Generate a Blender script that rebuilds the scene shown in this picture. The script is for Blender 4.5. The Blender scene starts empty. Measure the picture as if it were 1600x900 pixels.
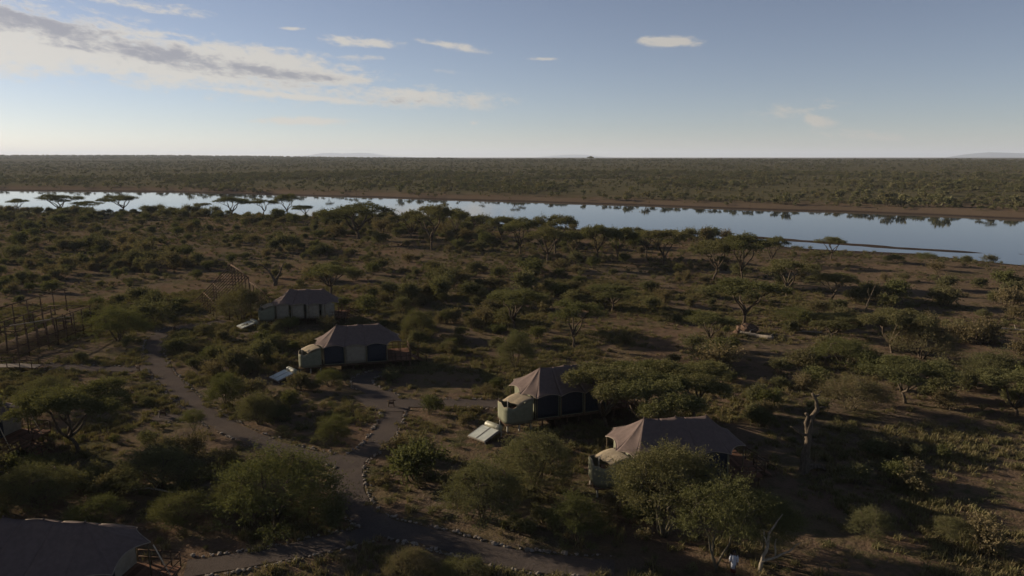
import bpy, bmesh, math, random
import numpy as np
from mathutils import Vector, Matrix

# ------------------------------------------------------------------ camera
SC = bpy.context.scene
COL = SC.collection
CAM_H, F_PX, PITCH = 26.0, 1101.0, math.radians(10.5)
cam_data = bpy.data.cameras.new('camera')
cam_data.sensor_width = 36.0
cam_data.lens = 36.0 * F_PX / 1600.0
cam_data.clip_start = 0.5
cam_data.clip_end = 60000.0
cam = bpy.data.objects.new('camera', cam_data)
COL.objects.link(cam)
cam.location = (0, 0, CAM_H)
cam.rotation_euler = (math.pi / 2 - PITCH, 0, 0)
SC.camera = cam

# ------------------------------------------------------------------ light
SUN_EL = math.radians(14.5)
SUN_AZ = math.radians(-64.0)          # measured from +Y, negative = left of the view
sun_dir = Vector((math.sin(SUN_AZ) * math.cos(SUN_EL), math.cos(SUN_AZ) * math.cos(SUN_EL), math.sin(SUN_EL)))
sl = bpy.data.lights.new('sun', 'SUN')
sl.energy = 5.0
sl.angle = math.radians(0.5)
sl.color = (1.0, 0.84, 0.64)
sun = bpy.data.objects.new('sun', sl)
COL.objects.link(sun)
sun.rotation_euler = sun_dir.to_track_quat('Z', 'Y').to_euler()

SC.render.engine = 'CYCLES'
SC.view_settings.view_transform = 'Standard'
SC.view_settings.look = 'None'
SC.view_settings.exposure = 0.8
SC.view_settings.gamma = 1.0
SC.cycles.use_denoising = True
SC.cycles.max_bounces = 6
SC.cycles.diffuse_bounces = 2
SC.cycles.glossy_bounces = 3
SC.cycles.transmission_bounces = 3
SC.cycles.transparent_max_bounces = 6
SC.cycles.volume_bounces = 0

# ------------------------------------------------------------------ node helper
class NT:
    """small wrapper so node sums read like formulas"""
    def __init__(self, tree):
        self.t = tree; self.n = tree.nodes; self.l = tree.links
    def node(self, kind, **kw):
        nd = self.n.new(kind)
        for k, v in kw.items(): setattr(nd, k, v)
        return nd
    def put(self, sock, v):
        if v is None: return
        if isinstance(v, bpy.types.NodeSocket): self.l.new(v, sock)
        else: sock.default_value = v
    def m(self, op, a, b=None, c=None, clamp=False):
        nd = self.node('ShaderNodeMath', operation=op, use_clamp=clamp)
        for i, v in enumerate((a, b, c)): self.put(nd.inputs[i], v)
        return nd.outputs[0]
    def ramp(self, v, a, b, lo=0.0, hi=1.0, smooth=True):
        nd = self.node('ShaderNodeMapRange', interpolation_type='SMOOTHSTEP' if smooth else 'LINEAR')
        self.put(nd.inputs[0], v)
        for i, x in zip((1, 2, 3, 4), (a, b, lo, hi)): self.put(nd.inputs[i], x)
        return nd.outputs[0]
    def mix(self, f, a, b, mode='MIX'):
        nd = self.node('ShaderNodeMix', data_type='RGBA', blend_type=mode)
        self.put(nd.inputs[0], f)
        for i, v in ((6, a), (7, b)):
            if isinstance(v, tuple) and len(v) == 3: v = (*v, 1)
            self.put(nd.inputs[i], v)
        return nd.outputs[2]
    def noise(self, vec, scale, detail=4, rough=0.55, dist=0.0, dims='3D'):
        nd = self.node('ShaderNodeTexNoise', noise_dimensions=dims)
        if vec is not None: self.l.new(vec, nd.inputs['Vector'])
        nd.inputs['Scale'].default_value = scale
        nd.inputs['Detail'].default_value = detail
        nd.inputs['Roughness'].default_value = rough
        nd.inputs['Distortion'].default_value = dist
        return nd.outputs['Fac']
    def xyz(self, x, y, z):
        nd = self.node('ShaderNodeCombineXYZ')
        for i, v in enumerate((x, y, z)): self.put(nd.inputs[i], v)
        return nd.outputs[0]
    def sep(self, v):
        nd = self.node('ShaderNodeSeparateXYZ'); self.l.new(v, nd.inputs[0]); return nd.outputs

# ------------------------------------------------------------------ pixel rays (photo pixels, 1600 x 900)
CP, SP = math.cos(PITCH), math.sin(PITCH)
def ray(px, py):
    u, v = (px - 800.0) / F_PX, (450.0 - py) / F_PX
    d = Vector((u, CP + v * SP, -SP + v * CP))
    return d.normalized()
def az_el(px, py):
    d = ray(px, py)
    return math.atan2(d.x, d.y), math.asin(d.z)
def at_z(px, py, z=0.0):
    d = ray(px, py)
    t = (z - CAM_H) / d.z
    return Vector((d.x * t, d.y * t, z))
def to_px(x, y, z):
    yy, zz = y, z - CAM_H
    depth = yy * CP - zz * SP
    up = yy * SP + zz * CP
    return 800 + F_PX * x / depth, 450 - F_PX * up / depth, depth

# ------------------------------------------------------------------ world: sky with clouds
world = bpy.data.worlds.new('World')
SC.world = world
world.use_nodes = True
world.cycles.sampling_method = 'MANUAL'
world.cycles.sample_map_resolution = 512
W = NT(world.node_tree)
W.n.clear()
sky = W.node('ShaderNodeTexSky', sky_type='NISHITA', sun_disc=False)
sky.sun_elevation = SUN_EL
sky.sun_rotation = SUN_AZ
sky.altitude = 1000
sky.air_density = 0.78
sky.dust_density = 0.28
sky.ozone_density = 1.6
tc = W.node('ShaderNodeTexCoord')
dx, dy, dz = W.sep(tc.outputs['Generated'])
az = W.m('ARCTAN2', dx, dy)
el = W.m('ARCSINE', dz)
# coordinates for streaky cloud noise (streaks dip slightly to the right)
es = W.m('MULTIPLY_ADD', az, 0.10, el)
cv = W.xyz(az, W.m('MULTIPLY', es, 3.2), 0.37)
n_big = W.noise(cv, 15.0, 8, 0.66, 0.5)
cv2 = W.xyz(W.m('ADD', az, 5.1), W.m('MULTIPLY', es, 2.2), 2.2)
n_fine = W.noise(cv2, 60.0, 4, 0.62, 0.3)
wisp = W.m('ADD', W.m('MULTIPLY', W.m('SUBTRACT', n_big, 0.5), 2.6), W.m('MULTIPLY', W.m('SUBTRACT', n_fine, 0.5), 1.5))
PXR = 1.0 / F_PX
#      px   py   rx  ry  tilt(deg, + = right end down)  strength  softness
def blob(px, py, rx, ry, tilt, k):
    a0, e0 = az_el(px, py); t = math.radians(tilt)
    da = W.m('SUBTRACT', az, a0); de = W.m('SUBTRACT', el, e0)
    u = W.m('MULTIPLY_ADD', da, math.cos(t) / (rx * PXR), W.m('MULTIPLY', de, -math.sin(t) / (rx * PXR)))
    v = W.m('MULTIPLY_ADD', da, math.sin(t) / (ry * PXR), W.m('MULTIPLY', de, math.cos(t) / (ry * PXR)))
    r2 = W.m('ADD', W.m('MULTIPLY', u, u), W.m('MULTIPLY', v, v))
    return W.m('MULTIPLY', W.m('EXPONENT', W.m('MULTIPLY', r2, -0.8)), k)
CLOUDS = [(-60, 40, 220, 48, 6, 1.25), (140, 72, 300, 38, 8, 1.2), (340, 98, 210, 30, 4, 1.15), (470, 118, 150, 14, 3, 1.05),
          (30, 92, 150, 26, 0, .95), (230, 8, 200, 9, 4, .72), (640, 150, 150, 20, 3, .92), (440, 149, 190, 6, 4, .95),
          (575, 67, 66, 10, 2, 1.0), (555, 90, 48, 6, 0, .85), (705, 71, 70, 7, 8, .85), (1043, 66, 50, 9, 1, 1.15),
          (848, 92, 26, 3, 0, .75), (478, 189, 74, 7, 0, 1.15), (268, 53, 36, 5, 4, .8), (456, 44, 20, 3, 0, .85),
          (1283, 191, 24, 12, 16, 1.0), (1340, 208, 70, 12, 6, .66), (1240, 172, 90, 16, -8, .58), (740, 192, 10, 4, 0, .8), (700, 112, 40, 5, 4, .66)]
field = core = None
for c in CLOUDS:
    b = blob(*c)
    field = b if field is None else W.m('MAXIMUM', field, b)
for c in [(60, 38, 150, 20, 12, 1.0), (250, 84, 150, 15, 9, 1.0), (400, 112, 120, 9, 4, .85), (620, 156, 90, 9, 3, .5)]:      # shaded undersides
    b = blob(*c)
    core = b if core is None else W.m('MAXIMUM', core, b)
# the same broken cloud carries on where the camera does not look
outside = W.m('MULTIPLY', W.ramp(W.m('ABSOLUTE', az), 0.75, 1.2), W.m('MULTIPLY', W.ramp(el, 0.05, 0.14), W.ramp(el, 1.1, 0.5)))
broad = W.noise(W.xyz(W.m('SINE', az), W.m('COSINE', az), W.m('MULTIPLY', el, 3.0)), 2.2, 2, 0.5)
field = W.m('MAXIMUM', field, W.m('MULTIPLY', outside, W.ramp(broad, 0.56, 0.72, 0.0, 0.95)))
dens = W.m('ADD', W.m('SUBTRACT', field, 0.41), W.m('MULTIPLY', wisp, W.m('MULTIPLY', W.ramp(field, 0.05, 0.45), 0.62)))
mask = W.ramp(dens, 0.0, 0.55)
thick = W.m('MULTIPLY', W.ramp(W.m('ADD', core, W.m('MULTIPLY', wisp, 0.75)), 0.35, 1.05), W.ramp(dens, 0.1, 0.5))
ccol = W.mix(thick, (7.8, 7.25, 6.4), (3.7, 3.55, 3.75))
hs = W.node('ShaderNodeHueSaturation'); hs.inputs['Saturation'].default_value = 0.80
W.l.new(sky.outputs[0], hs.inputs['Color'])
skycol = W.mix(1.0, hs.outputs[0], (1.07, 1.0, 1.02), 'MULTIPLY')
glow = W.ramp(az, -0.75, 0.75, 1.12, 0.70, False)      # clouds nearer the sun are lit through
ccol = W.mix(1.0, ccol, W.xyz(glow, glow, glow), 'MULTIPLY')
col = W.mix(W.m('MULTIPLY', mask, 0.82), skycol, ccol)
bg = W.node('ShaderNodeBackground')
bg.inputs['Strength'].default_value = 0.05
W.l.new(col, bg.inputs['Color'])
wo = W.node('ShaderNodeOutputWorld')
W.l.new(bg.outputs[0], wo.inputs['Surface'])

# ------------------------------------------------------------------ helpers: objects and meshes
def link(o, parent=None):
    COL.objects.link(o)
    if parent is not None: o.parent = parent
    return o
def tag(o, label=None, cat=None, group=None, kind=None):
    if label: o['label'] = label
    if cat: o['category'] = cat
    if group: o['group'] = group
    if kind: o['kind'] = kind
    return o
def empty(name, loc=(0, 0, 0), rz=0.0):
    o = bpy.data.objects.new(name, None)
    o.empty_display_size = 0.3
    o.location = loc; o.rotation_euler = (0, 0, rz)
    return link(o)

class MB:
    """collects vertices and faces of one mesh, with a material index per face"""
    def __init__(self):
        self.v = []; self.f = []; self.mi = []
    def add(self, vs, fs, mi=0):
        o = len(self.v)
        self.v.extend([tuple(p) for p in vs])
        for q in fs:
            self.f.append(tuple(i + o for i in q)); self.mi.append(mi)
    def box(self, c, s, rz=0.0, mi=0, top=1.0):
        hx, hy, hz = s[0] / 2, s[1] / 2, s[2] / 2
        cs, sn = math.cos(rz), math.sin(rz)
        vs = []
        for z, k in ((-hz, 1.0), (hz, top)):
            for x, y in ((-hx, -hy), (hx, -hy), (hx, hy), (-hx, hy)):
                x *= k; y *= k
                vs.append((c[0] + x * cs - y * sn, c[1] + x * sn + y * cs, c[2] + z))
        self.add(vs, [(3, 2, 1, 0), (4, 5, 6, 7), (0, 1, 5, 4), (1, 2, 6, 5), (2, 3, 7, 6), (3, 0, 4, 7)], mi)
    def tube(self, pts, rad, n=6, mi=0, cap=True):
        pts = [Vector(p) for p in pts]
        if not hasattr(rad, '__len__'): rad = [rad] * len(pts)
        rings = []; ref = Vector((0.31, 0.17, 0.93))
        for i, p in enumerate(pts):
            a = pts[max(i - 1, 0)]; b = pts[min(i + 1, len(pts) - 1)]
            d = (b - a)
            d = d.normalized() if d.length > 1e-9 else Vector((0, 0, 1))
            if abs(d.dot(ref)) > 0.95: ref = Vector((0.9, 0.3, 0.1))
            s = d.cross(ref).normalized(); t = d.cross(s)
            rings.append([p + (s * math.cos(2 * math.pi * k / n) + t * math.sin(2 * math.pi * k / n)) * rad[i] for k in range(n)])
        vs = [q for r in rings for q in r]; fs = []
        for i in range(len(pts) - 1):
            for k in range(n):
                k2 = (k + 1) % n
                fs.append((i * n + k, i * n + k2, (i + 1) * n + k2, (i + 1) * n + k))
        if cap:
            fs.append(tuple(range(n - 1, -1, -1))); fs.append(tuple((len(pts) - 1) * n + k for k in range(n)))
        self.add(vs, fs, mi)
    def mesh(self, name, mats, smooth=False):
        me = bpy.data.meshes.new(name)
        me.from_pydata(self.v, [], self.f)
        for m in (mats if isinstance(mats, (list, tuple)) else [mats]): me.materials.append(m)
        if any(self.mi): me.polygons.foreach_set('material_index', self.mi)
        if smooth: me.polygons.foreach_set('use_smooth', [True] * len(me.polygons))
        me.update()
        return me
    def build(self, name, mats, parent=None, smooth=False):
        return link(bpy.data.objects.new(name, self.mesh(name, mats, smooth)), parent)

def quads_mesh(name, V, Fq, mats, mi=None, smooth=False):
    """fast mesh from numpy arrays: V (n,3), Fq (m,4)"""
    me = bpy.data.meshes.new(name)
    n, m = len(V), len(Fq)
    me.vertices.add(n); me.vertices.foreach_set('co', np.asarray(V, np.float32).ravel())
    me.loops.add(m * 4); me.loops.foreach_set('vertex_index', np.asarray(Fq, np.int32).ravel())
    me.polygons.add(m); me.polygons.foreach_set('loop_start', np.arange(0, m * 4, 4, dtype=np.int32))
    for k in (mats if isinstance(mats, (list, tuple)) else [mats]): me.materials.append(k)
    if mi is not None: me.polygons.foreach_set('material_index', np.asarray(mi, np.int32))
    me.polygons.foreach_set('use_smooth', np.full(m, smooth))
    me.update(calc_edges=True)
    me.validate()
    return me

# value noise in numpy
_T = np.random.default_rng(7).random((256, 256))
def vnoise(x, y):
    xi = np.floor(x).astype(int); yi = np.floor(y).astype(int)
    fx = x - xi; fy = y - yi
    fx = fx * fx * (3 - 2 * fx); fy = fy * fy * (3 - 2 * fy)
    a = _T[xi % 256, yi % 256]; b = _T[(xi + 1) % 256, yi % 256]
    c = _T[xi % 256, (yi + 1) % 256]; d = _T[(xi + 1) % 256, (yi + 1) % 256]
    return (a * (1 - fx) + b * fx) * (1 - fy) + (c * (1 - fx) + d * fx) * fy
def fbm(x, y, o=4):
    s = 0; a = 0.5
    for k in range(o):
        s = s + a * vnoise(x + 17.3 * k, y + 9.1 * k); x = x * 2.03; y = y * 2.03; a *= 0.5
    return s / (1 - 0.5 ** o)
def sstep(a, b, x):
    t = np.clip((x - a) / (b - a), 0, 1)
    return t * t * (3 - 2 * t)

# ------------------------------------------------------------------ materials
def mat(name, rough=0.9, spec=0.25):
    m = bpy.data.materials.new(name); m.use_nodes = True
    b = m.node_tree.nodes['Principled BSDF']
    b.inputs['Roughness'].default_value = rough
    b.inputs['Specular IOR Level'].default_value = spec
    return m, NT(m.node_tree), b
def bump(N, b, height, strength, dist):
    bp = N.node('ShaderNodeBump')
    bp.inputs['Strength'].default_value = strength
    bp.inputs['Distance'].default_value = dist
    N.put(bp.inputs['Height'], height)
    N.l.new(bp.outputs[0], b.inputs['Normal'])
def plain(name, c, rough=0.85, spec=0.25, var=0.25, scale=6.0, bmp=0.0, stretch=(1, 1, 1), metal=0.0, by_object=0.0):
    """colour broken up by noise in the thing's own coordinates"""
    m, N, b = mat(name, rough, spec)
    b.inputs['Metallic'].default_value = metal
    co = N.node('ShaderNodeTexCoord'); mp = N.node('ShaderNodeMapping')
    N.l.new(co.outputs['Object'], mp.inputs['Vector']); mp.inputs['Scale'].default_value = stretch
    n = N.noise(mp.outputs[0], scale, 5, 0.6)
    lo = tuple(x * (1 - var) for x in c); hi = tuple(x * (1 + var) for x in c)
    cc = N.mix(N.ramp(n, 0.3, 0.7), lo, hi)
    if by_object:
        oi = N.node('ShaderNodeObjectInfo')
        k = N.ramp(oi.outputs['Random'], 0, 1, 1 - by_object, 1 + by_object, False)
        cc = N.mix(1.0, cc, N.xyz(k, k, k), 'MULTIPLY')
    N.l.new(cc, b.inputs['Base Color'])
    if bmp: bump(N, b, n, 0.6, bmp)
    return m

def leaf_mat(name, a, c, dry, trans=0.25):
    m = bpy.data.materials.new(name); m.use_nodes = True
    N = NT(m.node_tree); N.n.clear()
    out = N.node('ShaderNodeOutputMaterial')
    oi = N.node('ShaderNodeObjectInfo'); ge = N.node('ShaderNodeNewGeometry')
    wv = N.node('ShaderNodeTexNoise'); N.l.new(ge.outputs['Position'], wv.inputs['Vector'])
    wv.inputs['Scale'].default_value = 1.1; wv.inputs['Detail'].default_value = 3
    isl = ge.outputs['Random Per Island']
    k = N.m('ADD', N.m('MULTIPLY', oi.outputs['Random'], 0.55), N.m('MULTIPLY', isl, 0.45))
    cc = N.mix(k, a, c)
    dr = N.m('MULTIPLY', N.ramp(N.m('FRACT', N.m('MULTIPLY', oi.outputs['Random'], 7.13)), 0.45, 1.0), N.ramp(wv.outputs['Fac'], 0.35, 0.65, 0.25, 0.9))
    cc = N.mix(dr, cc, dry)
    d = N.node('ShaderNodeBsdfDiffuse'); N.l.new(cc, d.inputs['Color'])
    t = N.node('ShaderNodeBsdfTranslucent'); N.l.new(N.mix(1.0, cc, (1.15, 1.15, 0.7), 'MULTIPLY'), t.inputs['Color'])
    mx = N.node('ShaderNodeMixShader'); mx.inputs[0].default_value = trans
    N.l.new(d.outputs[0], mx.inputs[1]); N.l.new(t.outputs[0], mx.inputs[2])
    N.l.new(mx.outputs[0], out.inputs['Surface'])
    return m

M = {}
M['leaf_acacia'] = leaf_mat('acacia_leaf', (0.084, 0.086, 0.039), (0.123, 0.119, 0.056), (0.125, 0.109, 0.059))
M['leaf_shrub'] = leaf_mat('shrub_leaf', (0.086, 0.086, 0.043), (0.127, 0.119, 0.063), (0.140, 0.109, 0.067))
M['leaf_green'] = leaf_mat('bright_shrub_leaf', (0.078, 0.083, 0.037), (0.113, 0.112, 0.047), (0.113, 0.103, 0.053))
M['leaf_dry'] = leaf_mat('dry_shrub_leaf', (0.120, 0.098, 0.056), (0.154, 0.123, 0.070), (0.136, 0.112, 0.070))
M['grass'] = leaf_mat('grass_blade', (0.101, 0.099, 0.044), (0.156, 0.129, 0.067), (0.161, 0.121, 0.072), 0.2)
M['far_leaf'] = leaf_mat('far_bush_leaf', (0.099, 0.102, 0.052), (0.160, 0.147, 0.077), (0.170, 0.139, 0.079))
M['bark'] = plain('bark', (0.075, 0.058, 0.042), 0.95, 0.02, 0.4, 9, 0.03, (1, 1, .3))
M['pale_bark'] = plain('pale_bark', (0.085, 0.073, 0.052), 0.9, 0.02, 0.3, 8, 0.02, (1, 1, .3))
M['dead_wood'] = plain('dead_wood', (0.085, 0.068, 0.05), 0.95, 0.02, 0.4, 7, 0.03, (1, 1, .3))
M['bleached'] = plain('bleached_wood', (0.24, 0.205, 0.16), 0.9, 0.02, 0.3, 8, 0.02, (1, 1, .3))
M['canvas'] = plain('canopy_canvas', (0.112, 0.084, 0.074), 0.8, 0.02, 0.10, 3.0, 0.006)
M['hem'] = plain('canopy_hem', (0.20, 0.165, 0.13), 0.8, 0.02, 0.12, 3)
M['awning'] = plain('awning_canvas', (0.22, 0.18, 0.125), 0.85, 0.02, 0.12, 4, 0.004)
M['beige'] = plain('beige_canvas', (0.20, 0.175, 0.135), 0.85, 0.02, 0.12, 2.5, 0.006)
M['net'] = plain('dark_window_net', (0.012, 0.014, 0.022), 0.6, 0.3, 0.25, 4)
M['olive'] = plain('olive_canvas', (0.15, 0.15, 0.105), 0.85, 0.02, 0.10, 3, 0.004)
M['wood'] = plain('timber', (0.08, 0.053, 0.036), 0.85, 0.02, 0.3, 5, 0.005, (1, 1, 1), 0, 0.25)
M['plank'] = plain('deck_plank', (0.125, 0.068, 0.043), 0.8, 0.02, 0.25, 5, 0.004, (.4, 3, 3), 0, 0.3)
M['pole'] = plain('eucalyptus_pole', (0.115, 0.088, 0.055), 0.85, 0.02, 0.3, 5, 0.005, (1, 1, .4), 0, 0.25)
M['pale_pole'] = plain('pale_tent_pole', (0.40, 0.33, 0.24), 0.7, 0.3, 0.15, 5)
M['stone'] = plain('path_stone', (0.165, 0.142, 0.118), 0.95, 0.02, 0.35, 6, 0.02, (1, 1, 1), 0, 0.35)
M['tank'] = plain('tank_paint', (0.26, 0.25, 0.17), 0.5, 0.4, 0.08, 3)
M['collector'] = plain('collector_sky_sheen', (0.40, 0.41, 0.35), 0.4, 0.4, 0.10, 2)  # pale base colour stands in for bright sky mirrored in the glass
M['metal'] = plain('galvanised_frame', (0.30, 0.28, 0.24), 0.5, 0.4, 0.2, 6)
M['rock'] = plain('termite_earth', (0.10, 0.066, 0.046), 0.95, 0.02, 0.4, 3, 0.06)

def ground_material():
    m, N, b = mat('savanna_soil', 1.0, 0.0)
    ge = N.node('ShaderNodeNewGeometry'); P = ge.outputs['Position']
    x, y, z = N.sep(P)
    n1 = N.noise(P, 0.035, 5, 0.6); n2 = N.noise(P, 0.16, 5, 0.6, 0.4); n3 = N.noise(P, 0.9, 5, 0.65); n4 = N.noise(P, 6.0, 4, 0.6)
    red = (0.116, 0.078, 0.052); grey = (0.102, 0.078, 0.056); straw = (0.110, 0.086, 0.048); green = (0.058, 0.055, 0.026)
    c = N.mix(N.ramp(n1, 0.40, 0.62), red, grey)
    c = N.mix(N.ramp(N.m('ADD', n2, N.m('MULTIPLY', N.m('SUBTRACT', n3, 0.5), 0.5)), 0.46, 0.62, 0, 0.75), c, straw)
    bare = N.m('MULTIPLY', N.ramp(N.m('DIVIDE', x, N.m('ADD', N.m('ABSOLUTE', y), 1.0)), 0.12, 0.55), N.ramp(y, 60, 110))   # open sandy ground towards the inlet
    c = N.mix(N.m('MULTIPLY', bare, N.ramp(n2, 0.35, 0.6, 0.25, 0.8)), c, (0.135, 0.096, 0.064))
    c = N.mix(N.ramp(N.m('ADD', N.noise(P, 0.11, 5, 0.62, 0.6), N.m('MULTIPLY', N.m('SUBTRACT', n3, 0.5), 0.7)), 0.49, 0.66, 0, 0.85), c, green)
    c = N.mix(N.ramp(n4, 0.35, 0.7, 0, 0.35), c, (0.036, 0.027, 0.019))
    # sandy shore and wet mud close to the water
    sand = N.m('MULTIPLY', N.ramp(z, -0.5, -1.4), N.ramp(n2, 0.3, 0.55, 0.55, 1.0))
    c = N.mix(sand, c, N.mix(n3, (0.125, 0.092, 0.062), (0.088, 0.065, 0.045)))
    c = N.mix(N.ramp(N.m('ADD', z, N.m('MULTIPLY', n3, 0.5)), -2.1, -2.55), c, (0.045, 0.033, 0.026))
    # beyond the water the ground is covered in low bush
    far = N.ramp(N.m('MULTIPLY', N.m('MULTIPLY', N.ramp(y, 330, 460), N.ramp(z, -1.6, 0.6)), 1.0), 0.3, 0.8)
    nf = N.noise(P, 0.05, 6, 0.7, 0.5)
    c = N.mix(N.m('MULTIPLY', far, 0.92), c, N.mix(N.ramp(nf, 0.35, 0.65), (0.062, 0.059, 0.031), (0.092, 0.079, 0.044)))
    N.l.new(c, b.inputs['Base Color'])
    h = N.m('ADD', N.m('MULTIPLY', n3, 1.0), N.m('MULTIPLY', n4, 0.25))
    bump(N, b, h, 0.7, 0.35)
    return m
M['ground'] = ground_material()

def path_material():
    m, N, b = mat('gravel', 1.0, 0.0)
    ge = N.node('ShaderNodeNewGeometry'); P = ge.outputs['Position']
    n1 = N.noise(P, 0.35, 5, 0.6); n2 = N.noise(P, 9.0, 4, 0.7); n3 = N.noise(P, 1.6, 4, 0.6)
    c = N.mix(N.ramp(n1, 0.35, 0.65), (0.072, 0.060, 0.053), (0.090, 0.073, 0.061))
    c = N.mix(N.ramp(n2, 0.4, 0.75, 0, 0.45), c, (0.026, 0.023, 0.022))
    c = N.mix(N.ramp(n3, 0.55, 0.75, 0, 0.5), c, (0.050, 0.038, 0.029))
    N.l.new(c, b.inputs['Base Color'])
    bump(N, b, N.m('ADD', n2, n3), 0.6, 0.04)
    return m
M['gravel'] = path_material()

def water_material():
    m, N, b = mat('lake_water', 0.045, 0.5)
    b.inputs['Base Color'].default_value = (0.018, 0.024, 0.026, 1)
    b.inputs['IOR'].default_value = 1.333
    ge = N.node('ShaderNodeNewGeometry')
    mp = N.node('ShaderNodeMapping'); N.l.new(ge.outputs['Position'], mp.inputs['Vector'])
    mp.inputs['Scale'].default_value = (0.35, 1.0, 1.0)
    n = N.noise(mp.outputs[0], 0.55, 3, 0.5)
    wind = N.ramp(N.noise(ge.outputs['Position'], 0.012, 3, 0.5, 0.8), 0.45, 0.7, 0.012, 0.05)
    bp = N.node('ShaderNodeBump'); N.l.new(n, bp.inputs['Height'])
    bp.inputs['Strength'].default_value = 0.12; N.l.new(wind, bp.inputs['Distance'])
    N.l.new(bp.outputs[0], b.inputs['Normal'])
    return m
M['water'] = water_material()

# ------------------------------------------------------------------ terrain
LAKE_Z = -3.0
def world_line(pts):
    q = [at_z(x, y, LAKE_Z) for x, y in pts]
    a = np.array([(v.x, v.y) for v in q]); return a[np.argsort(a[:, 0])]
near_line = world_line([(-500, 330), (0, 331), (300, 335), (520, 340), (745, 348), (900, 358), (1030, 364), (1150, 375), (1240, 387), (1300, 391), (1437, 396), (1462, 400), (1600, 414), (2000, 455)])
far_line = world_line([(-400, 292), (0, 297), (250, 299), (400, 303), (560, 307), (700, 311), (900, 317), (1100, 324), (1300, 330), (1450, 335), (1600, 342), (2100, 366)])
spit_line = world_line([(1020, 360.5), (1100, 366), (1200, 372.5), (1245, 376), (1330, 382), (1445, 390.5), (1520, 394), (1600, 398), (1750, 410)])
def y_near(x):
    return np.interp(x, near_line[:, 0], near_line[:, 1]) + 5 * (fbm(x * 0.03 + 3, x * 0 + 1.5, 3) - 0.5)
def y_far(x):
    return np.interp(x, far_line[:, 0], far_line[:, 1]) + 12 * (fbm(x * 0.02 + 9, x * 0 + 4.5, 3) - 0.5)

# gravel paths: centre lines in photo pixels and widths in metres
PATHS = [
    ([(960, 892), (815, 879), (740, 862), (664, 840), (600, 826), (562, 800), (548, 770), (544, 741), (556, 719), (581, 703), (600, 681), (611, 658), (616, 640), (606, 622), (580, 612), (566, 602), (570, 592), (596, 583)], 2.1),
    ([(552, 728), (525, 722), (470, 712), (420, 698), (375, 678), (330, 655), (297, 628), (268, 600), (247, 572), (240, 548), (246, 528), (270, 515), (310, 510), (352, 503)], 2.1),
    ([(585, 835), (540, 846), (475, 860), (400, 876), (330, 887), (290, 893)], 2.0),
    ([(248, 574), (205, 579), (150, 578), (100, 576), (62, 574)], 2.0),
    ([(608, 632), (664, 633), (720, 632), (790, 634)], 2.2),
    ([(572, 618), (600, 634), (640, 636)], 3.6),
    ([(292, 655), (268, 656), (240, 655)], 1.8),
]
def catmull(P, step=0.8):
    P = [np.array(p, float) for p in P]
    P = [2 * P[0] - P[1]] + P + [2 * P[-1] - P[-2]]
    out = []
    for i in range(1, len(P) - 2):
        n = max(2, int(np.linalg.norm(P[i + 1] - P[i]) / step))
        for k in range(n):
            t = k / n
            out.append(0.5 * ((2 * P[i]) + (-P[i - 1] + P[i + 1]) * t + (2 * P[i - 1] - 5 * P[i] + 4 * P[i + 1] - P[i + 2]) * t * t + (-P[i - 1] + 3 * P[i] - 3 * P[i + 1] + P[i + 2]) * t ** 3))
    out.append(P[-2]); return np.array(out)
path_world = []
for pts, wd in PATHS:
    q = [at_z(x, y, 0.0) for x, y in pts]
    path_world.append((catmull([(v.x, v.y) for v in q]), wd))
_pp = np.concatenate([p for p, w in path_world]); _pw = np.concatenate([np.full(len(p), w) for p, w in path_world])
def path_gap(x, y, skip=None):
    """distance from the nearest path edge, metres (negative on a path)"""
    x = np.atleast_1d(np.asarray(x, float)); y = np.atleast_1d(np.asarray(y, float))
    out = np.full(x.shape, 1e3)
    idx = np.where((np.hypot(x, y) < 150))[0] if x.ndim == 1 else None
    if idx is None or len(idx) == 0: return out
    pp, pw = _pp, _pw
    if skip is not None:
        keep = np.concatenate([np.full(len(p), i != skip) for i, (p, w) in enumerate(path_world)])
        pp, pw = _pp[keep], _pw[keep]
    for s in range(0, len(idx), 20000):
        j = idx[s:s + 20000]
        d = np.hypot(x[j, None] - pp[None, :, 0], y[j, None] - pp[None, :, 1]) - pw[None, :] / 2
        out[j] = d.min(1)
    return out

TENTS = []          # (x, y, rot, ...) filled below, used to keep the ground flat and clear
def tent_from_peaks(pl, pr, z=5.0):
    a, b = at_z(*pl, z), at_z(*pr, z)
    d = b - a
    return a, b, math.atan2(d.y, d.x)
def tent_place(peak, rot, which, z=5.4):
    """tent origin from the pixel of one roof peak; 'which' is that peak's x in the tent's own frame"""
    p = at_z(*peak, z)
    return Vector((p.x - which * math.cos(rot), p.y - which * math.sin(rot), 0)), rot
R = math.radians
TENTS = [
    ('far', *tent_place((452.4, 451.3), R(5), -2.6)),
    ('middle', *tent_place((525.5, 508), R(13), -2.6)),
    ('net', *tent_place((844, 574), R(20), -2.6)),
    ('tree', *tent_place((1006.7, 653), R(7), -2.6)),
    ('front', *tent_place((133, 816), R(-7), 2.6)),
    ('edge', *tent_place((-28, 617), R(-6), 2.6)),
]
def tent_gap(x, y):
    out = np.full(np.shape(x), 1e3)
    for k, o, r in TENTS:
        dx_ = x - o.x; dy_ = y - o.y
        u = dx_ * math.cos(r) + dy_ * math.sin(r); v = -dx_ * math.sin(r) + dy_ * math.cos(r)
        g = np.hypot(np.maximum(np.abs(u - 0.2) - 7.4, 0), np.maximum(np.abs(v) - 3.2, 0))
        out = np.minimum(out, g)
    return out

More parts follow.
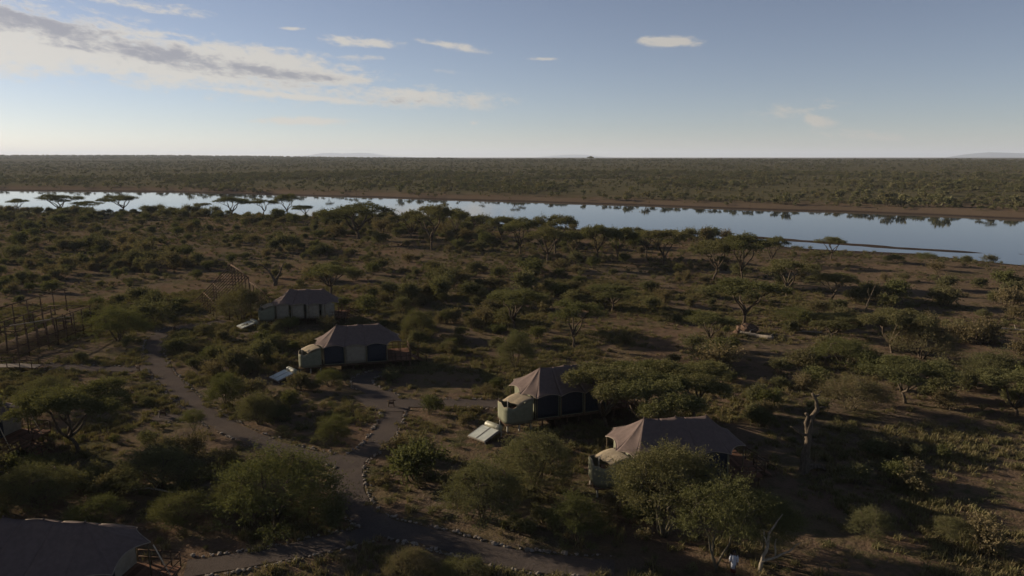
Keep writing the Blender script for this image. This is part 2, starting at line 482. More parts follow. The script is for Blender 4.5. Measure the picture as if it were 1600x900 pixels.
def terrain(x, y):
    x = np.atleast_1d(np.asarray(x, float)); y = np.atleast_1d(np.asarray(y, float))
    yn, yf = y_near(x), y_far(x)
    tn = yn - y
    bumps = 0.5 * (fbm(x * 0.05, y * 0.05, 3) - 0.5) + 0.30 * (fbm(x * 0.28 + 40, y * 0.28, 4) - 0.5)
    big = 1.6 * (fbm(x * 0.012 + 5, y * 0.012 + 8, 3) - 0.5) * sstep(120, 220, np.hypot(x, y))
    calm = sstep(0.2, 3.5, np.minimum(path_gap(x, y), tent_gap(x, y)))
    land = (bumps + big) * calm
    w = np.clip(30 + (fbm(x * 0.01 + 2, y * 0.01, 2)) * 40, 20, 80)
    s = sstep(0, 1, tn / w)
    near_h = LAKE_Z + (0 - LAKE_Z + land) * s + np.clip(tn, 0, 3) * 0.05
    bed = LAKE_Z - np.clip(np.minimum(-tn, y - 0) * 0.06, 0, 2.5) - 0.03
    tf = y - yf
    bed = np.where(tf > -40, LAKE_Z - 0.03 - np.clip(-tf * 0.06, 0, 2.4), bed)
    sy = np.interp(x, spit_line[:, 0], spit_line[:, 1])
    sw = np.interp(x, [40, 62, 90, 118, 150, 200], [0.5, 2.2, 4.2, 4.0, 1.2, 0.8]) * (0.6 + 0.8 * fbm(x * 0.25, x * 0 + 2, 3))
    on = (x > spit_line[0, 0]) & (x < spit_line[-1, 0])
    bed = np.where(on, np.maximum(bed, LAKE_Z + 0.35 - 0.35 * (np.abs(y - sy) / np.maximum(sw, 0.1)) ** 2), bed)
    rr = np.hypot(x, y)
    rise = np.interp(tf, [0, 8, 20, 300, 900, 1700, 2400, 4200, 5200, 12000, 45000], [0.0, 1.1, 2.4, 5.0, 10.5, 19.5, 21.0, 20.0, 22.0, 23.0, 24.0])
    rise = rise + (fbm(x * 0.004, y * 0.004, 3) - 0.5) * np.clip(tf * 0.006, 0, 5)
    # long ridge standing further back on the left
    ridge = 17 * np.exp(-((y - 4300) / 700.0) ** 2) * sstep(-300, -2300, x)
    far_h = LAKE_Z + rise + ridge
    h = np.where(tn >= 0, near_h, np.where(tf < 0, bed, far_h))
    return h
def hz(x, y): return float(terrain([x], [y])[0])
def ground_at(px, py):
    p = at_z(px, py, 0.0) if ray(px, py).z < -0.02 else Vector((0, 900, 0))
    for _ in range(12):
        z = hz(p.x, p.y)
        p = at_z(px, py, z)
    return p

def build_ground():
    th = np.concatenate([np.radians(np.linspace(-180, -52, 40, endpoint=False)), np.radians(np.linspace(-52, 52, 430, endpoint=False)), np.radians(np.linspace(52, 180, 40, endpoint=False))])
    rings = np.concatenate([[0.5, 10, 20], np.geomspace(28, 40000, 500)])
    n, k = len(rings), len(th)
    X = rings[:, None] * np.sin(th)[None, :]; Y = rings[:, None] * np.cos(th)[None, :]
    Z = terrain(X.ravel(), Y.ravel())
    V = np.stack([X.ravel(), Y.ravel(), Z], 1)
    i, j = np.meshgrid(np.arange(n - 1), np.arange(k), indexing='ij'); j2 = (j + 1) % k
    F = np.stack([i * k + j, (i + 1) * k + j, (i + 1) * k + j2, i * k + j2], -1).reshape(-1, 4)[:, ::-1]
    o = link(bpy.data.objects.new('ground', quads_mesh('ground', V, F, M['ground'], smooth=True)))
    return tag(o, kind='structure')
build_ground()

def build_lake():
    xs = np.linspace(-1500, 900, 60); ys = np.linspace(130, 1500, 30)
    X, Y = np.meshgrid(xs, ys, indexing='ij')
    V = np.stack([X.ravel(), Y.ravel(), np.full(X.size, LAKE_Z)], 1)
    i, j = np.meshgrid(np.arange(59), np.arange(29), indexing='ij')
    F = np.stack([i * 30 + j, (i + 1) * 30 + j, (i + 1) * 30 + j + 1, i * 30 + j + 1], -1).reshape(-1, 4)
    o = link(bpy.data.objects.new('lake_water', quads_mesh('lake_water', V, F, M['water'])))
    return tag(o, kind='structure')
build_lake()

def build_hill(px0, px1, top, dist, prof, col_mat):
    """a far hill: profile heights (px above the horizon) along px0..px1, given real depth"""
    n = 60; V = []; F = []
    for r, (dd, k) in enumerate(((-0.10, 0.0), (-0.05, 0.5), (-0.02, 0.85), (0, 1.0), (0.03, 0.8), (0.08, 0.3), (0.12, 0.0))):
        for i in range(n):
            t = i / (n - 1)
            px = px0 + (px1 - px0) * t
            d = ray(px, 300); az_ = math.atan2(d.x, d.y)
            rr = dist * (1 + dd)
            hgt = np.interp(t, [p for p, _ in prof], [q for _, q in prof]) * top * (0.93 + 0.14 * float(fbm(np.array([t * 14.0]), np.array([dist * 0.01]), 3)[0]))
            z = 10 + (CAM_H - 10 + hgt * dist / F_PX) * k if hgt > 0.01 else 10
            V.append((rr * math.sin(az_), rr * math.cos(az_), z))
    for r in range(6):
        for i in range(n - 1):
            a = r * n + i
            F.append((a, a + 1, a + n + 1, a + n))
    o = link(bpy.data.objects.new('hill', quads_mesh('hill', np.array(V), np.array(F), col_mat, smooth=True)))
    return tag(o, kind='structure')
M['hill'] = plain('hill_cover', (0.072, 0.074, 0.050), 0.95, 0.02, 0.3, 0.01)
build_hill(425, 690, 7.0, 36000, [(0, 0), (.12, .25), (.23, .45), (.30, .85), (.36, .95), (.45, .85), (.53, 1.0), (.60, .9), (.68, .35), (.8, .12), (1, 0)], M['hill'])
build_hill(835, 960, 4.5, 38000, [(0, 0), (.2, .55), (.45, 1), (.65, .85), (.85, .3), (1, 0)], M['hill'])
build_hill(1470, 1780, 6.5, 30000, [(0, 0), (.1, .6), (.22, 1), (.34, .85), (.45, .7), (.7, .8), (1, 0)], M['hill'])

# ------------------------------------------------------------------ paths and their edging stones
rng = np.random.default_rng(11)
def strip_mesh(name, P, wd, z):
    d = np.gradient(P, axis=0); d /= np.linalg.norm(d, axis=1)[:, None]
    nrm = np.stack([-d[:, 1], d[:, 0]], 1)
    V = []; F = []
    off = np.linspace(-0.5, 0.5, 7)
    for i, p in enumerate(P):
        for o_ in off:
            wob = 1 + 0.16 * (vnoise(np.array([p[0] * 0.8 + 5 * np.sign(o_)]), np.array([p[1] * 0.8]))[0] - 0.5) * 2
            q = p + nrm[i] * o_ * wd * wob
            V.append((q[0], q[1], hz(q[0], q[1]) + z))
    n = len(off)
    for i in range(len(P) - 1):
        for k in range(n - 1):
            a = i * n + k
            F.append((a, a + 1, a + n + 1, a + n))
    return quads_mesh(name, np.array(V), np.array(F)[:, ::-1], M['gravel'], smooth=True), nrm
stone_meshes = []
for s in range(6):
    bm = bmesh.new(); bmesh.ops.create_icosphere(bm, subdivisions=1, radius=1.0)
    for v in bm.verts:
        v.co = v.co * (0.75 + 0.5 * rng.random()); v.co.z *= 0.62
    me = bpy.data.meshes.new('stone'); bm.to_mesh(me); bm.free(); me.materials.append(M['stone']); stone_meshes.append(me)
path_objs = []; stone_sites = []
for i, (P, wd) in enumerate(path_world):
    me, nrm = strip_mesh('gravel_path', P, wd, 0.03 + 0.006 * i)
    o = tag(link(bpy.data.objects.new('gravel_path', me)), kind='structure'); path_objs.append(o)
    if i == 5: continue
    dens = (1.0, 0.55, 1.0, 0.35, 0.6, 0, 0.3)[i]
    for k in range(len(P) - 1):
        for side in (-1, 1):
            L = np.linalg.norm(P[k + 1] - P[k])
            for _ in range(rng.poisson(L * 7.0 * dens)):
                t = rng.random()
                q = P[k] * (1 - t) + P[k + 1] * t + nrm[k] * side * (wd / 2 + 0.12 + abs(rng.normal(0, 0.16)))
                stone_sites.append((q[0], q[1], i))
gaps = [path_gap(np.array([s[0]]), np.array([s[1]]), skip=s[2])[0] for s in stone_sites]
stone_sites = [s for s, g in zip(stone_sites, gaps) if g > 0.1]
stone_sites.sort(key=lambda s: math.hypot(s[0], s[1]))
def in_frame(x, y, z=0, pad=0):
    u, v, d = to_px(x, y, z); return d > 0 and -pad < u < 1600 + pad and v < 900 + pad
seen = [s for s in stone_sites if in_frame(s[0], s[1], 0, 6)]
rest_v, rest_f = [], []
for n_, (x, y, i) in enumerate(seen):
    sc_ = float(np.clip(rng.lognormal(-2.38, 0.35), 0.05, 0.20))
    me = stone_meshes[n_ % 6]
    if n_ < 290:
        o = bpy.data.objects.new('stone', me); link(o, path_objs[i])
        o.location = (x, y, max(hz(x, y), 0.0) + 0.02 + sc_ * 0.35); o.scale = (sc_ * 1.2, sc_, sc_); o.rotation_euler = (0, 0, rng.random() * 6.28)
    else:
        o0 = len(rest_v); a = rng.random() * 6.28; zb = max(hz(x, y), 0.0)
        for v in me.vertices:
            rest_v.append((x + (v.co.x * math.cos(a) - v.co.y * math.sin(a)) * sc_, y + (v.co.x * math.sin(a) + v.co.y * math.cos(a)) * sc_, zb + 0.02 + sc_ * 0.35 + v.co.z * sc_))
        for p in me.polygons: rest_f.append(tuple(q + o0 for q in p.vertices))
if rest_v:
    me = bpy.data.meshes.new('stone_edging'); me.from_pydata(rest_v, [], rest_f); me.materials.append(M['stone'])
    tag(link(bpy.data.objects.new('stone_edging', me), path_objs[1]), kind='stuff')
#MARK_STRUCTURE

# ------------------------------------------------------------------ tents
E_PTS = [(-5.35, 1.55), (-5.35, -1.55), (-4.25, -3.2), (-1.7, -3.3), (0.9, -3.3), (3.4, -3.2), (5.3, -1.7), (5.3, 1.7), (3.4, 3.2), (0.9, 3.3), (-1.7, 3.3), (-4.25, 3.2)]
DECK, EAVE, PEAK = 1.2, 3.35, 5.4
RIDGE = [(-2.6, 1.0), (-1.3, 0.95), (0.0, 1.0), (1.3, 0.95), (2.6, 1.0)]
def ridge_z(x):
    return EAVE + (PEAK - EAVE) * float(np.interp(x, np.linspace(-2.6, 2.6, 21), [np.interp(q, [r[0] for r in RIDGE], [r[1] for r in RIDGE]) - 0.02 * abs(math.sin(q * 2.4)) for q in np.linspace(-2.6, 2.6, 21)]))
def eave_curve(k, s):
    a = np.array(E_PTS[k]); b = np.array(E_PTS[(k + 1) % len(E_PTS)])
    L = np.linalg.norm(b - a)
    p = a * (1 - s) + b * s
    inn = -p / max(np.linalg.norm(p), .1)
    q = 4 * s * (1 - s)
    p = p + inn * 0.11 * L * q
    return np.array([p[0], p[1], EAVE + 0.085 * L * q])
def canopy_parts():
    V, F = [], []
    hem = MB()
    NS, NTT = 10, 10
    for k in range(len(E_PTS)):
        base = len(V)
        line = []
        for i in range(NS + 1):
            s = i / NS
            e = eave_curve(k, s); line.append(e)
            a = E_PTS[k]; b = E_PTS[(k + 1) % len(E_PTS)]
            xe = a[0] * (1 - s) + b[0] * s
            rx = float(np.clip(xe * 0.78, -2.6, 2.6))
            if abs(a[0]) > 4 and abs(b[0]) > 4: rx = math.copysign(2.6, a[0])
            top = np.array([rx, 0, ridge_z(rx)])
            for j in range(NTT + 1):
                t = j / NTT
                p = top * (1 - t) + e * t
                p[2] = e[2] + (top[2] - e[2]) * (1 - t) ** 1.22
                p[2] -= (0.06 if abs(a[1]) > 3.1 and abs(b[1]) > 3.1 else 0.14) * 4 * s * (1 - s) * math.sin(math.pi * min(t * 1.1, 1.0)) * 0.8
                V.append(p)
        for i in range(NS):
            for j in range(NTT):
                q = base + i * (NTT + 1) + j
                F.append((q, q + 1, q + NTT + 2, q + NTT + 1))
        hem.tube(line, 0.035, 5)
    return quads_mesh('canopy', np.array(V), np.array(F), [M['canvas']], smooth=True), hem.mesh('hem', M['hem'], True)
CANOPY, HEM = canopy_parts()
def solidify(o, t):
    md = o.modifiers.new('thickness', 'SOLIDIFY'); md.thickness = t; md.offset = -1
def mb_box_mesh(name, s, m):
    b = MB(); b.box((0, 0, 0), s); return b.mesh(name, m)
PLANK = mb_box_mesh('plank', (0.235, 5.6, 0.05), M['plank'])
STILT = (lambda b: (b.tube([(0, 0, -0.25), (0, 0, DECK - 0.2)], [0.085, 0.075], 7), b.mesh('stilt', M['wood'], True))[1])(MB())
POLE = (lambda b: (b.tube([(0, 0, DECK), (0, 0, EAVE)], [0.05, 0.045], 7), b.mesh('pole', M['pole'], True))[1])(MB())
STEP = mb_box_mesh('step', (0.32, 1.35, 0.05), M['plank'])

def put(name, me, parent, loc, rot=(0, 0, 0), sc=(1, 1, 1)):
    o = bpy.data.objects.new(name, me); link(o, parent)
    o.location = loc; o.rotation_euler = rot; o.scale = sc
    return o

def canvas_panel(parent, x0, x1, y, kind, lean=0.12):
    """one bay of wall: slightly slack cloth between two poles"""
    z0, z1 = DECK + 0.02, EAVE + 0.12
    NX, NZ = 8, 6
    V, F = [], []
    sg = -1 if y < 0 else 1
    for i in range(NX + 1):
        for j in range(NZ + 1):
            s, t = i / NX, j / NZ
            x = x0 + (x1 - x0) * s
            yy = y + sg * (lean * (1 - t) + 0.05 * math.sin(math.pi * s) * math.sin(math.pi * t)) + 0.012 * math.sin(9 * s + 2 * t)
            V.append((x, yy, z0 + (z1 - z0) * t))
    for i in range(NX):
        for j in range(NZ):
            q = i * (NZ + 1) + j; F.append((q, q + NZ + 1, q + NZ + 2, q + 1))
    nm = {'beige': 'canvas_panel', 'net': 'window_panel'}[kind]
    o = link(bpy.data.objects.new(nm, quads_mesh(nm, np.array(V), np.array(F), M[kind], smooth=True)), parent)
    solidify(o, 0.03)
    # dark or pale border tape
    b = MB()
    for (xa, za, xb, zb) in ((x0, z0, x0, z1), (x1, z0, x1, z1), (x0, z0, x1, z0)):
        f = lambda x, z: (x, y + sg * (lean * (1 - (z - z0) / (z1 - z0)) + 0.03), z)
        b.tube([f(xa, za), f(xb, zb)], 0.032, 5)
    b.build('border', M['olive'], o)
    return o

def shower(parent, olive):
    """raised outdoor shower: curved canvas screen on a legged platform beside the tent's left end"""
    xs0, xs1, yf, yb = -7.15, -4.45, -2.75, -0.35
    line = []
    rr = 0.9
    for x in np.linspace(xs1, xs0 + rr, 9): line.append((x, yf))
    for a in np.linspace(-90, -180, 9)[1:]: line.append((xs0 + rr + rr * math.cos(R(a)), yf + rr + rr * math.sin(R(a))))
    for y in np.linspace(yf + rr, yb, 6)[1:]: line.append((xs0, y))
    for x in np.linspace(xs0, xs1, 6)[1:]: line.append((x, yb))
    V, F = [], []
    n = len(line)
    for i, (x, y) in enumerate(line):
        t = (xs1 - x) / (xs1 - xs0)
        ztop = EAVE - 0.15 - 0.70 * sstep(0.0, 0.75, np.array(t)) + 0.07 * math.sin(i * 1.15)
        if y > yf + 1.2: ztop += 0.1
        for z in np.linspace(DECK - 0.28, ztop, 6): V.append((x, y, z))
    for i in range(n - 1):
        for j in range(5):
            q = i * 6 + j; F.append((q, q + 6, q + 7, q + 1))
    w = link(bpy.data.objects.new('shower_screen', quads_mesh('shower_screen', np.array(V), np.array(F), M['olive'], smooth=True)), parent)
    solidify(w, 0.05)
    b = MB()
    b.tube([(V[i * 6 + 5][0], V[i * 6 + 5][1], V[i * 6 + 5][2] + 0.01) for i in range(n)], 0.04, 5)
    b.build('rim', M['awning'], w, True)
    b = MB(); b.box(((xs0 + xs1) / 2 - 0.02, (yf + yb) / 2, DECK - 0.33), (xs1 - xs0 + 0.1, yb - yf + 0.12, 0.10)); b.build('shower_floor', M['wood'], parent)
    for x in (xs0 + 0.15, xs0 + 1.35, xs1 - 0.2):
        for y in (yf + 0.15, yb - 0.1):
            b = MB(); b.box((x, y, (DECK - 0.38) / 2 - 0.15), (0.14, 0.14, DECK - 0.38 + 0.3)); b.build('shower_leg', M['metal'], parent)
    # dressing bench and basin seen over the rim
    b = MB(); b.box((-6.0, -1.5, DECK + 0.9), (0.9, 0.7, 0.12)); b.box((-6.0, -1.5, DECK + 0.30), (0.75, 0.55, 1.15)); b.build('washstand', M['plank'], parent)
    b = MB(); b.tube([(-6.75, -2.0, DECK - 0.25), (-6.75, -2.0, DECK + 2.0), (-6.5, -1.95, DECK + 2.12)], 0.035, 6); b.build('shower_pipe', M['metal'], parent, True)
    # pale awning that reaches from the tent end over the shower
    NA = 8; V, F = [], []
    c0, c1 = np.array((-5.30, -0.9, EAVE + 0.02)), np.array((-4.35, -3.0, EAVE - 0.02))
    d0, d1 = np.array((-6.95, -1.0, EAVE - 0.55)), np.array((-6.0, -2.95, EAVE - 0.55))
    for i in range(NA + 1):
        for j in range(NA + 1):
            s, t = i / NA, j / NA
            p = (c0 * (1 - s) + c1 * s) * (1 - t) + (d0 * (1 - s) + d1 * s) * t
            p[2] += 0.14 * math.sin(math.pi * t) + 0.07 * math.sin(math.pi * s) - 0.05 * t * math.sin(s * 15)
            V.append(p)
    for i in range(NA):
        for j in range(NA):
            q = i * (NA + 1) + j; F.append((q, q + 1, q + NA + 2, q + NA + 1))
    a = link(bpy.data.objects.new('awning', quads_mesh('awning', np.array(V), np.array(F), M['awning'], smooth=True)), parent)
    solidify(a, 0.025)

def stairs(parent, x0=6.45, y0=-0.2, n=5):
    dz = DECK / (n + 1)
    st = empty('stairs'); st.parent = parent
    for k in range(n): put('step', STEP, st, (x0 + 0.18 + 0.36 * k, y0, DECK - dz * (k + 1)))
    for s in (-1, 1):
        yy = y0 + s * 0.72
        b = MB(); b.tube([(x0, yy, DECK - 0.1), (x0 + 0.36 * (n + 0.6), yy, 0.0)], 0.07, 6); b.build('stringer', M['wood'], st, True)
        b = MB(); b.tube([(x0, yy, DECK + 0.95), (x0 + 0.36 * (n + 0.6), yy, 0.95)], 0.05, 6); b.build('handrail', M['wood'], st, True)
        for k in (0, 0.5, 1):
            xx = x0 + 0.36 * (n + 0.6) * k; zz = DECK * (1 - k)
            b = MB(); b.tube([(xx, yy, zz - 0.15), (xx, yy, zz + 1.02)], 0.055, 6); b.build('newel_post', M['wood'], st, True)

def make_tent(loc, rot, bays, label, has_shower=True, end_wall=3.4, veranda=True, struts=False):
    t = empty('safari_tent', (loc.x, loc.y, 0.0), rot)
    tag(t, label, 'tent', 'safari tents of the camp')
    c = put('canopy', CANOPY, t, (0, 0, 0)); solidify(c, 0.02)
    put('hem', HEM, c, (0, 0, 0))
    for x, y in ((-2.6, 0), (0, 0), (2.6, 0)):
        b = MB(); b.tube([(x, 0, ridge_z(x) - 0.03), (x, 0, ridge_z(x) + 0.09)], [0.07, 0.03], 7); b.build('peak_cap', M['canvas'], c, True)
    # platform
    b = MB(); b.box((-0.6, 0, DECK - 0.10), (8.2, 5.8, 0.16)); b.box((-0.6, -2.6, DECK - 0.26), (8.1, 0.14, 0.14)); b.box((-0.6, 2.6, DECK - 0.26), (8.1, 0.14, 0.14)); b.box((-0.6, 0.0, DECK - 0.26), (8.1, 0.14, 0.14))
    b.build('platform', M['wood'], t)
    b = MB(); b.box((-0.5, -2.95, DECK - 0.08), (7.9, 0.05, 0.16)); b.build('fascia_board', M['wood'], t)
    for x in np.linspace(-4.7, 4.4, 8):
        for y in (-2.6, 0.0, 2.6): put('stilt', STILT, t, (x, y, 0))
    b = MB(); b.box((4.95, 0, DECK - 0.13), (2.85, 5.5, 0.14)); b.build('veranda_bearer', M['wood'], t)
    for x in (5.3, 6.2):
        for y in (-2.5, 0.0, 2.5): put('stilt', STILT, t, (x, y, 0))
    for k in range(12): put('plank', PLANK, t, (3.58 + 0.245 * k, 0, DECK - 0.03))
    for (x, y) in E_PTS: put('pole', POLE, t, (x * 0.975, y * 0.965, 0))
    # guy struts of pale wood at the open end
    for y in (-1.7, 1.7) if struts else ():
        b = MB(); b.tube([(5.45, y, EAVE - 0.15), (6.3, y * 1.05, DECK)], 0.035, 6); b.build('strut', M['pale_pole'], t, True)
    # walls
    for (x0, x1, kind) in bays:
        canvas_panel(t, x0, x1, -2.72, kind)
    for (x0, x1) in ((-4.2, -1.75), (-1.65, 0.85), (0.95, end_wall)): canvas_panel(t, x0, x1, 2.72, 'beige', 0.05)
    b = MB(); b.box((-4.3, 0, (DECK + EAVE) / 2 + 0.05), (0.05, 5.3, EAVE - DECK)); b.build('end_wall', M['olive'], t)
    for y in (-1.75, 1.75):
        b = MB(); b.box((end_wall + 0.05, y, (DECK + EAVE) / 2 + 0.1), (0.05, 1.9, EAVE - DECK + .1)); b.build('front_wall', M['beige'], t)
    b = MB(); b.box((end_wall + 0.05, 0, (DECK + EAVE) / 2 + 0.1), (0.04, 1.55, EAVE - DECK + .1)); b.build('entrance', M['net'], t)
    if veranda:
        for y in (-2.8, 2.8):
            for z in (DECK + 0.45, DECK + 0.9):
                b = MB(); b.tube([(3.6, y, z), (6.35, y, z)], 0.045, 6); b.build('railing', M['wood'], t, True)
            for x in (4.4, 5.1, 5.75, 6.35):
                b = MB(); b.tube([(x, y, DECK - 0.05), (x, y, DECK + 0.95)], 0.045, 6); b.build('baluster', M['wood'], t, True)
        for z in (DECK + 0.45, DECK + 0.9):
            for ya, yb in ((-2.8, -0.95), (0.55, 2.8)):
                b = MB(); b.tube([(6.38, ya, z), (6.38, yb, z)], 0.04, 6); b.build('railing', M['wood'], t, True)
        stairs(t)
    if has_shower: shower(t, True)
    return t

B3 = lambda a, b, c: [(-4.2, -1.78, a), (-1.62, 0.82, b), (0.98, 3.34, c)]
labels = {
    'far': 'small far canvas tent on stilts with four pale beige wall panels',
    'middle': 'canvas tent with one beige panel between two dark window panels, behind the curving path',
    'net': 'canvas tent with all dark net walls, half hidden by the flat acacia grove',
    'tree': 'canvas tent with shower screen partly hidden behind the feathery thorn tree in front',
    'front': 'nearest tent, cropped at the bottom left, seen from above with its red deck',
    'edge': 'tent cut off by the left edge, only its right end and stairs showing'}
bays = {
    'far': [(-4.2, -2.25, 'beige'), (-1.95, 0.05, 'beige'), (0.4, 2.4, 'beige'), (2.75, 4.75, 'beige')],
    'middle': B3('net', 'beige', 'net'), 'net': B3('net', 'net', 'net'), 'tree': B3('net', 'beige', 'net'),
    'front': B3('net', 'beige', 'net'), 'edge': B3('net', 'beige', 'beige')}
tent_obj = {}
for key, o, r in TENTS:
    tent_obj[key] = make_tent(o, r, bays[key], labels[key], has_shower=key not in ('front', 'edge'), veranda=True, struts=key in ('front', 'edge'))

# ------------------------------------------------------------------ solar water heaters
def make_heater(px, rz, label):
    p = at_z(*px, 0.0)
    h = tag(empty('solar_water_heater', (p.x, p.y, hz(p.x, p.y)), rz), label, 'water heater', 'solar water heaters beside the tents')
    tilt = R(14)
    L = 2.0
    b = MB()   # timber tray that carries both collectors
    c, s = math.cos(tilt), math.sin(tilt)
    def slab(mb, x0, x1, u0, u1, w0, w1):
        vs = []
        for w in (w0, w1):
            for x, u in ((x0, u0), (x1, u0), (x1, u1), (x0, u1)):
                vs.append((x, u * c - w * s, 0.28 + u * s + w * c))
        mb.add(vs, [(3, 2, 1, 0), (4, 5, 6, 7), (0, 1, 5, 4), (1, 2, 6, 5), (2, 3, 7, 6), (3, 0, 4, 7)])
    slab(b, -1.13, 1.13, -0.06, L + 0.06, -0.10, 0.0); b.build('tray', M['hem'], h)
    for x0, x1 in ((-1.06, -0.05), (0.05, 1.06)):
        b = MB(); slab(b, x0, x1, 0.0, L, 0.012, 0.06)
        col = b.build('collector', M['collector'], h)
        b = MB()
        slab(b, x0, x0 + 0.035, 0.0, L, 0.063, 0.075); slab(b, x1 - 0.035, x1, 0.0, L, 0.063, 0.075)
        slab(b, x0 + 0.036, x1 - 0.036, 0, 0.035, 0.063, 0.075); slab(b, x0 + 0.036, x1 - 0.036, L - 0.035, L, 0.063, 0.075)
        b.build('frame', M['metal'], col)
    ty, tz = L * c + 0.40, 0.28 + L * s + 0.08
    b = MB()
    b.tube([(-0.98, ty, tz), (-0.93, ty, tz), (-0.88, ty, tz), (0.88, ty, tz), (0.93, ty, tz), (0.98, ty, tz)], [0.16, 0.27, 0.31, 0.31, 0.27, 0.16], 16)
    tk = b.build('tank', M['tank'], h, True)
    for x in (-0.6, 0.6):
        b = MB(); b.tube([(x - 0.02, ty, tz), (x + 0.02, ty, tz)], 0.318, 16); b.build('strap', M['metal'], tk, True)
    for x in (-1.0, 1.0):
        b = MB(); b.box((x, ty, tz / 2 - 0.2), (0.07, 0.07, tz)); b.build('leg', M['metal'], h)
        b = MB(); b.box((x, 0.15, 0.08), (0.07, 0.07, 0.42)); b.build('leg', M['metal'], h)
    for x in (-0.9, 0.9):
        b = MB(); b.tube([(x, L * c, 0.28 + L * s), (x, ty - 0.1, tz + 0.15)], 0.025, 6); b.build('pipe', M['metal'], h, True)
    return h
heaters = [make_heater((374, 517), R(-48), 'solar water heater with painted sky sheen lying farthest back, left of the small far tent'),
           make_heater((428, 599), R(-45), 'solar water heater with painted sky sheen in front of the shower of the middle tent'),
           make_heater((744, 692), R(-42), 'largest solar water heater, two panels painted with sky sheen, beside the dark net tent')]

# ------------------------------------------------------------------ timber frames under construction
def log(name, a, b, r, parent, m='wood'):
    mb = MB(); a, b = Vector(a), Vector(b); mid = (a + b) / 2 + Vector((0.02, 0.015, 0.01)) * (b - a).length * 0.3
    mb.tube([a, mid, b], [r * 1.08, r, r * 0.9], 6)
    return mb.build(name, M[m], parent, True)
rf = random.Random(5)
def platform_frame():
    x0, x1, y0, y1 = -69.6, -63.8, 88.0, 104.0
    f = tag(empty('tent_frame', ((x0 + x1) / 2, (y0 + y1) / 2, 0)), 'unfinished timber tent frame with upright posts and bare floor joists', 'timber frame', 'timber frames under construction')
    cx, cy = (x0 + x1) / 2, (y0 + y1) / 2
    for y in np.linspace(y0, y1, 9):
        for x, hh in ((x0, 3.9), (cx, 2.4 + rf.random() * 1.2), (x1, 3.9)):
            log('post', (x - cx, y - cy, -0.2), (x - cx + rf.uniform(-.08, .08), y - cy, hh + rf.uniform(-.1, .1)), 0.095, f)
    for x in (x0, x1): log('top_rail', (x - cx, y0 - cy - .4, 3.9), (x - cx, y1 - cy + .4, 3.9), 0.075, f)
    for y in (y0, y1): log('cross_rail', (x0 - cx - .3, y - cy, 3.98), (x1 - cx + .3, y - cy, 3.98), 0.07, f)
    log('cross_rail', (x0 - cx + .4, -1.5, 3.2), (x1 - cx - .2, 4.0, 3.3), 0.07, f, 'bleached')
    for x in (x0, cx, x1): log('bearer', (x - cx, y0 - cy - .3, 0.85), (x - cx, y1 - cy + .3, 0.85), 0.09, f)
    for y in np.linspace(y0, y1, 27): log('joist', (x0 - cx - .3, y - cy, 1.0), (x1 - cx + .3 + rf.random() * .3, y - cy, 1.0), 0.06, f)
    return f
frame_obj = platform_frame()
def rail_frame():
    f = tag(empty('rail_frame', (-76.2, 110, 0)), 'row of bare posts under one long rail, behind the unfinished tent frame', 'timber frame', 'timber frames under construction')
    for y in np.linspace(-8, 8, 6): log('post', (0, y, -.2), (rf.uniform(-.1, .1), y, 4.0), 0.09, f)
    log('top_rail', (0, -9, 4.0), (0.1, 9, 4.05), 0.08, f); log('lower_rail', (0.1, -9, 1.0), (0.1, 8.6, 1.0), 0.08, f)
    return f
rail_frame()
def roof_frame():
    a = Vector((-50.8, 126.0, 6.9)); b = Vector((-42.5, 112.0, 6.9))
    low = Vector((-57.0, 124.0, 0.6)) - a
    mid = (a + b) / 2
    f = tag(empty('roof_frame', (mid.x, mid.y, 0)), 'tall sloping lattice of roof poles on posts behind the small far tent', 'timber frame', 'timber frames under construction')
    o = Vector((mid.x, mid.y, 0))
    log('ridge_beam', a - o, b - o, 0.12, f)
    for k in range(11):
        p = a.lerp(b, k / 10)
        log('rafter', p - o + Vector((0, 0, .12)), p + low * (1.0 if k == 0 else 0.93) - o, 0.10 if k == 0 else 0.07, f)
    for t in (0.25, 0.5, 0.75): log('purlin', a + low * t - o - Vector((0, 0, .1)), b + low * t - o - Vector((0, 0, .1)), 0.07, f)
    for k in range(6):
        p = a.lerp(b, k / 5)
        log('post', (p.x - o.x, p.y - o.y, -.2), p - o, 0.11, f)
        q = p + low * 0.5; log('post', (q.x - o.x, q.y - o.y, -.2), q - o, 0.1, f)
        q = p + low * 0.8; log('post', (q.x - o.x, q.y - o.y, -.2), q - o, 0.1, f)
        log('brace', p - o - Vector((0, 0, 2.6)), p + low * 0.4 - o, 0.06, f)
        r_ = p + Vector((2.6, 1.4, -3.4)); log('post', (r_.x - o.x, r_.y - o.y, -.2), r_ - o, 0.1, f)
    log('wall_plate', a + Vector((2.6, 1.4, -3.4)) - o, b + Vector((2.6, 1.4, -3.4)) - o, 0.09, f)
    return f
roof_frame()
def walkway():
    p = at_z(30, 580, 0)
    w = tag(empty('wooden_walkway', (p.x, p.y, 0), R(4)), 'low wooden walkway with posts at the left end of the gravel path', 'walkway')
    for k in range(18):
        put('plank', WPLANK, w, (-2.4 + 0.27 * k, 0, 0.75 - 0.02 * max(0, k - 9)))
    for x in (-2.4, -0.9, 0.6, 2.0):
        for y in (-0.75, 0.75): log('post', (x, y, -.2), (x, y, 1.75), 0.06, w, 'wood')
    for y in (-0.75, 0.75): log('rail', (-2.6, y, 1.6), (2.2, y, 1.55), 0.045, w, 'wood')
    for k in range(3): put('step', STEP, w, (2.7 + 0.34 * k, 0, 0.5 - 0.18 * k))
WPLANK = mb_box_mesh('plank', (0.24, 1.5, 0.05), M['hem'])
walkway()

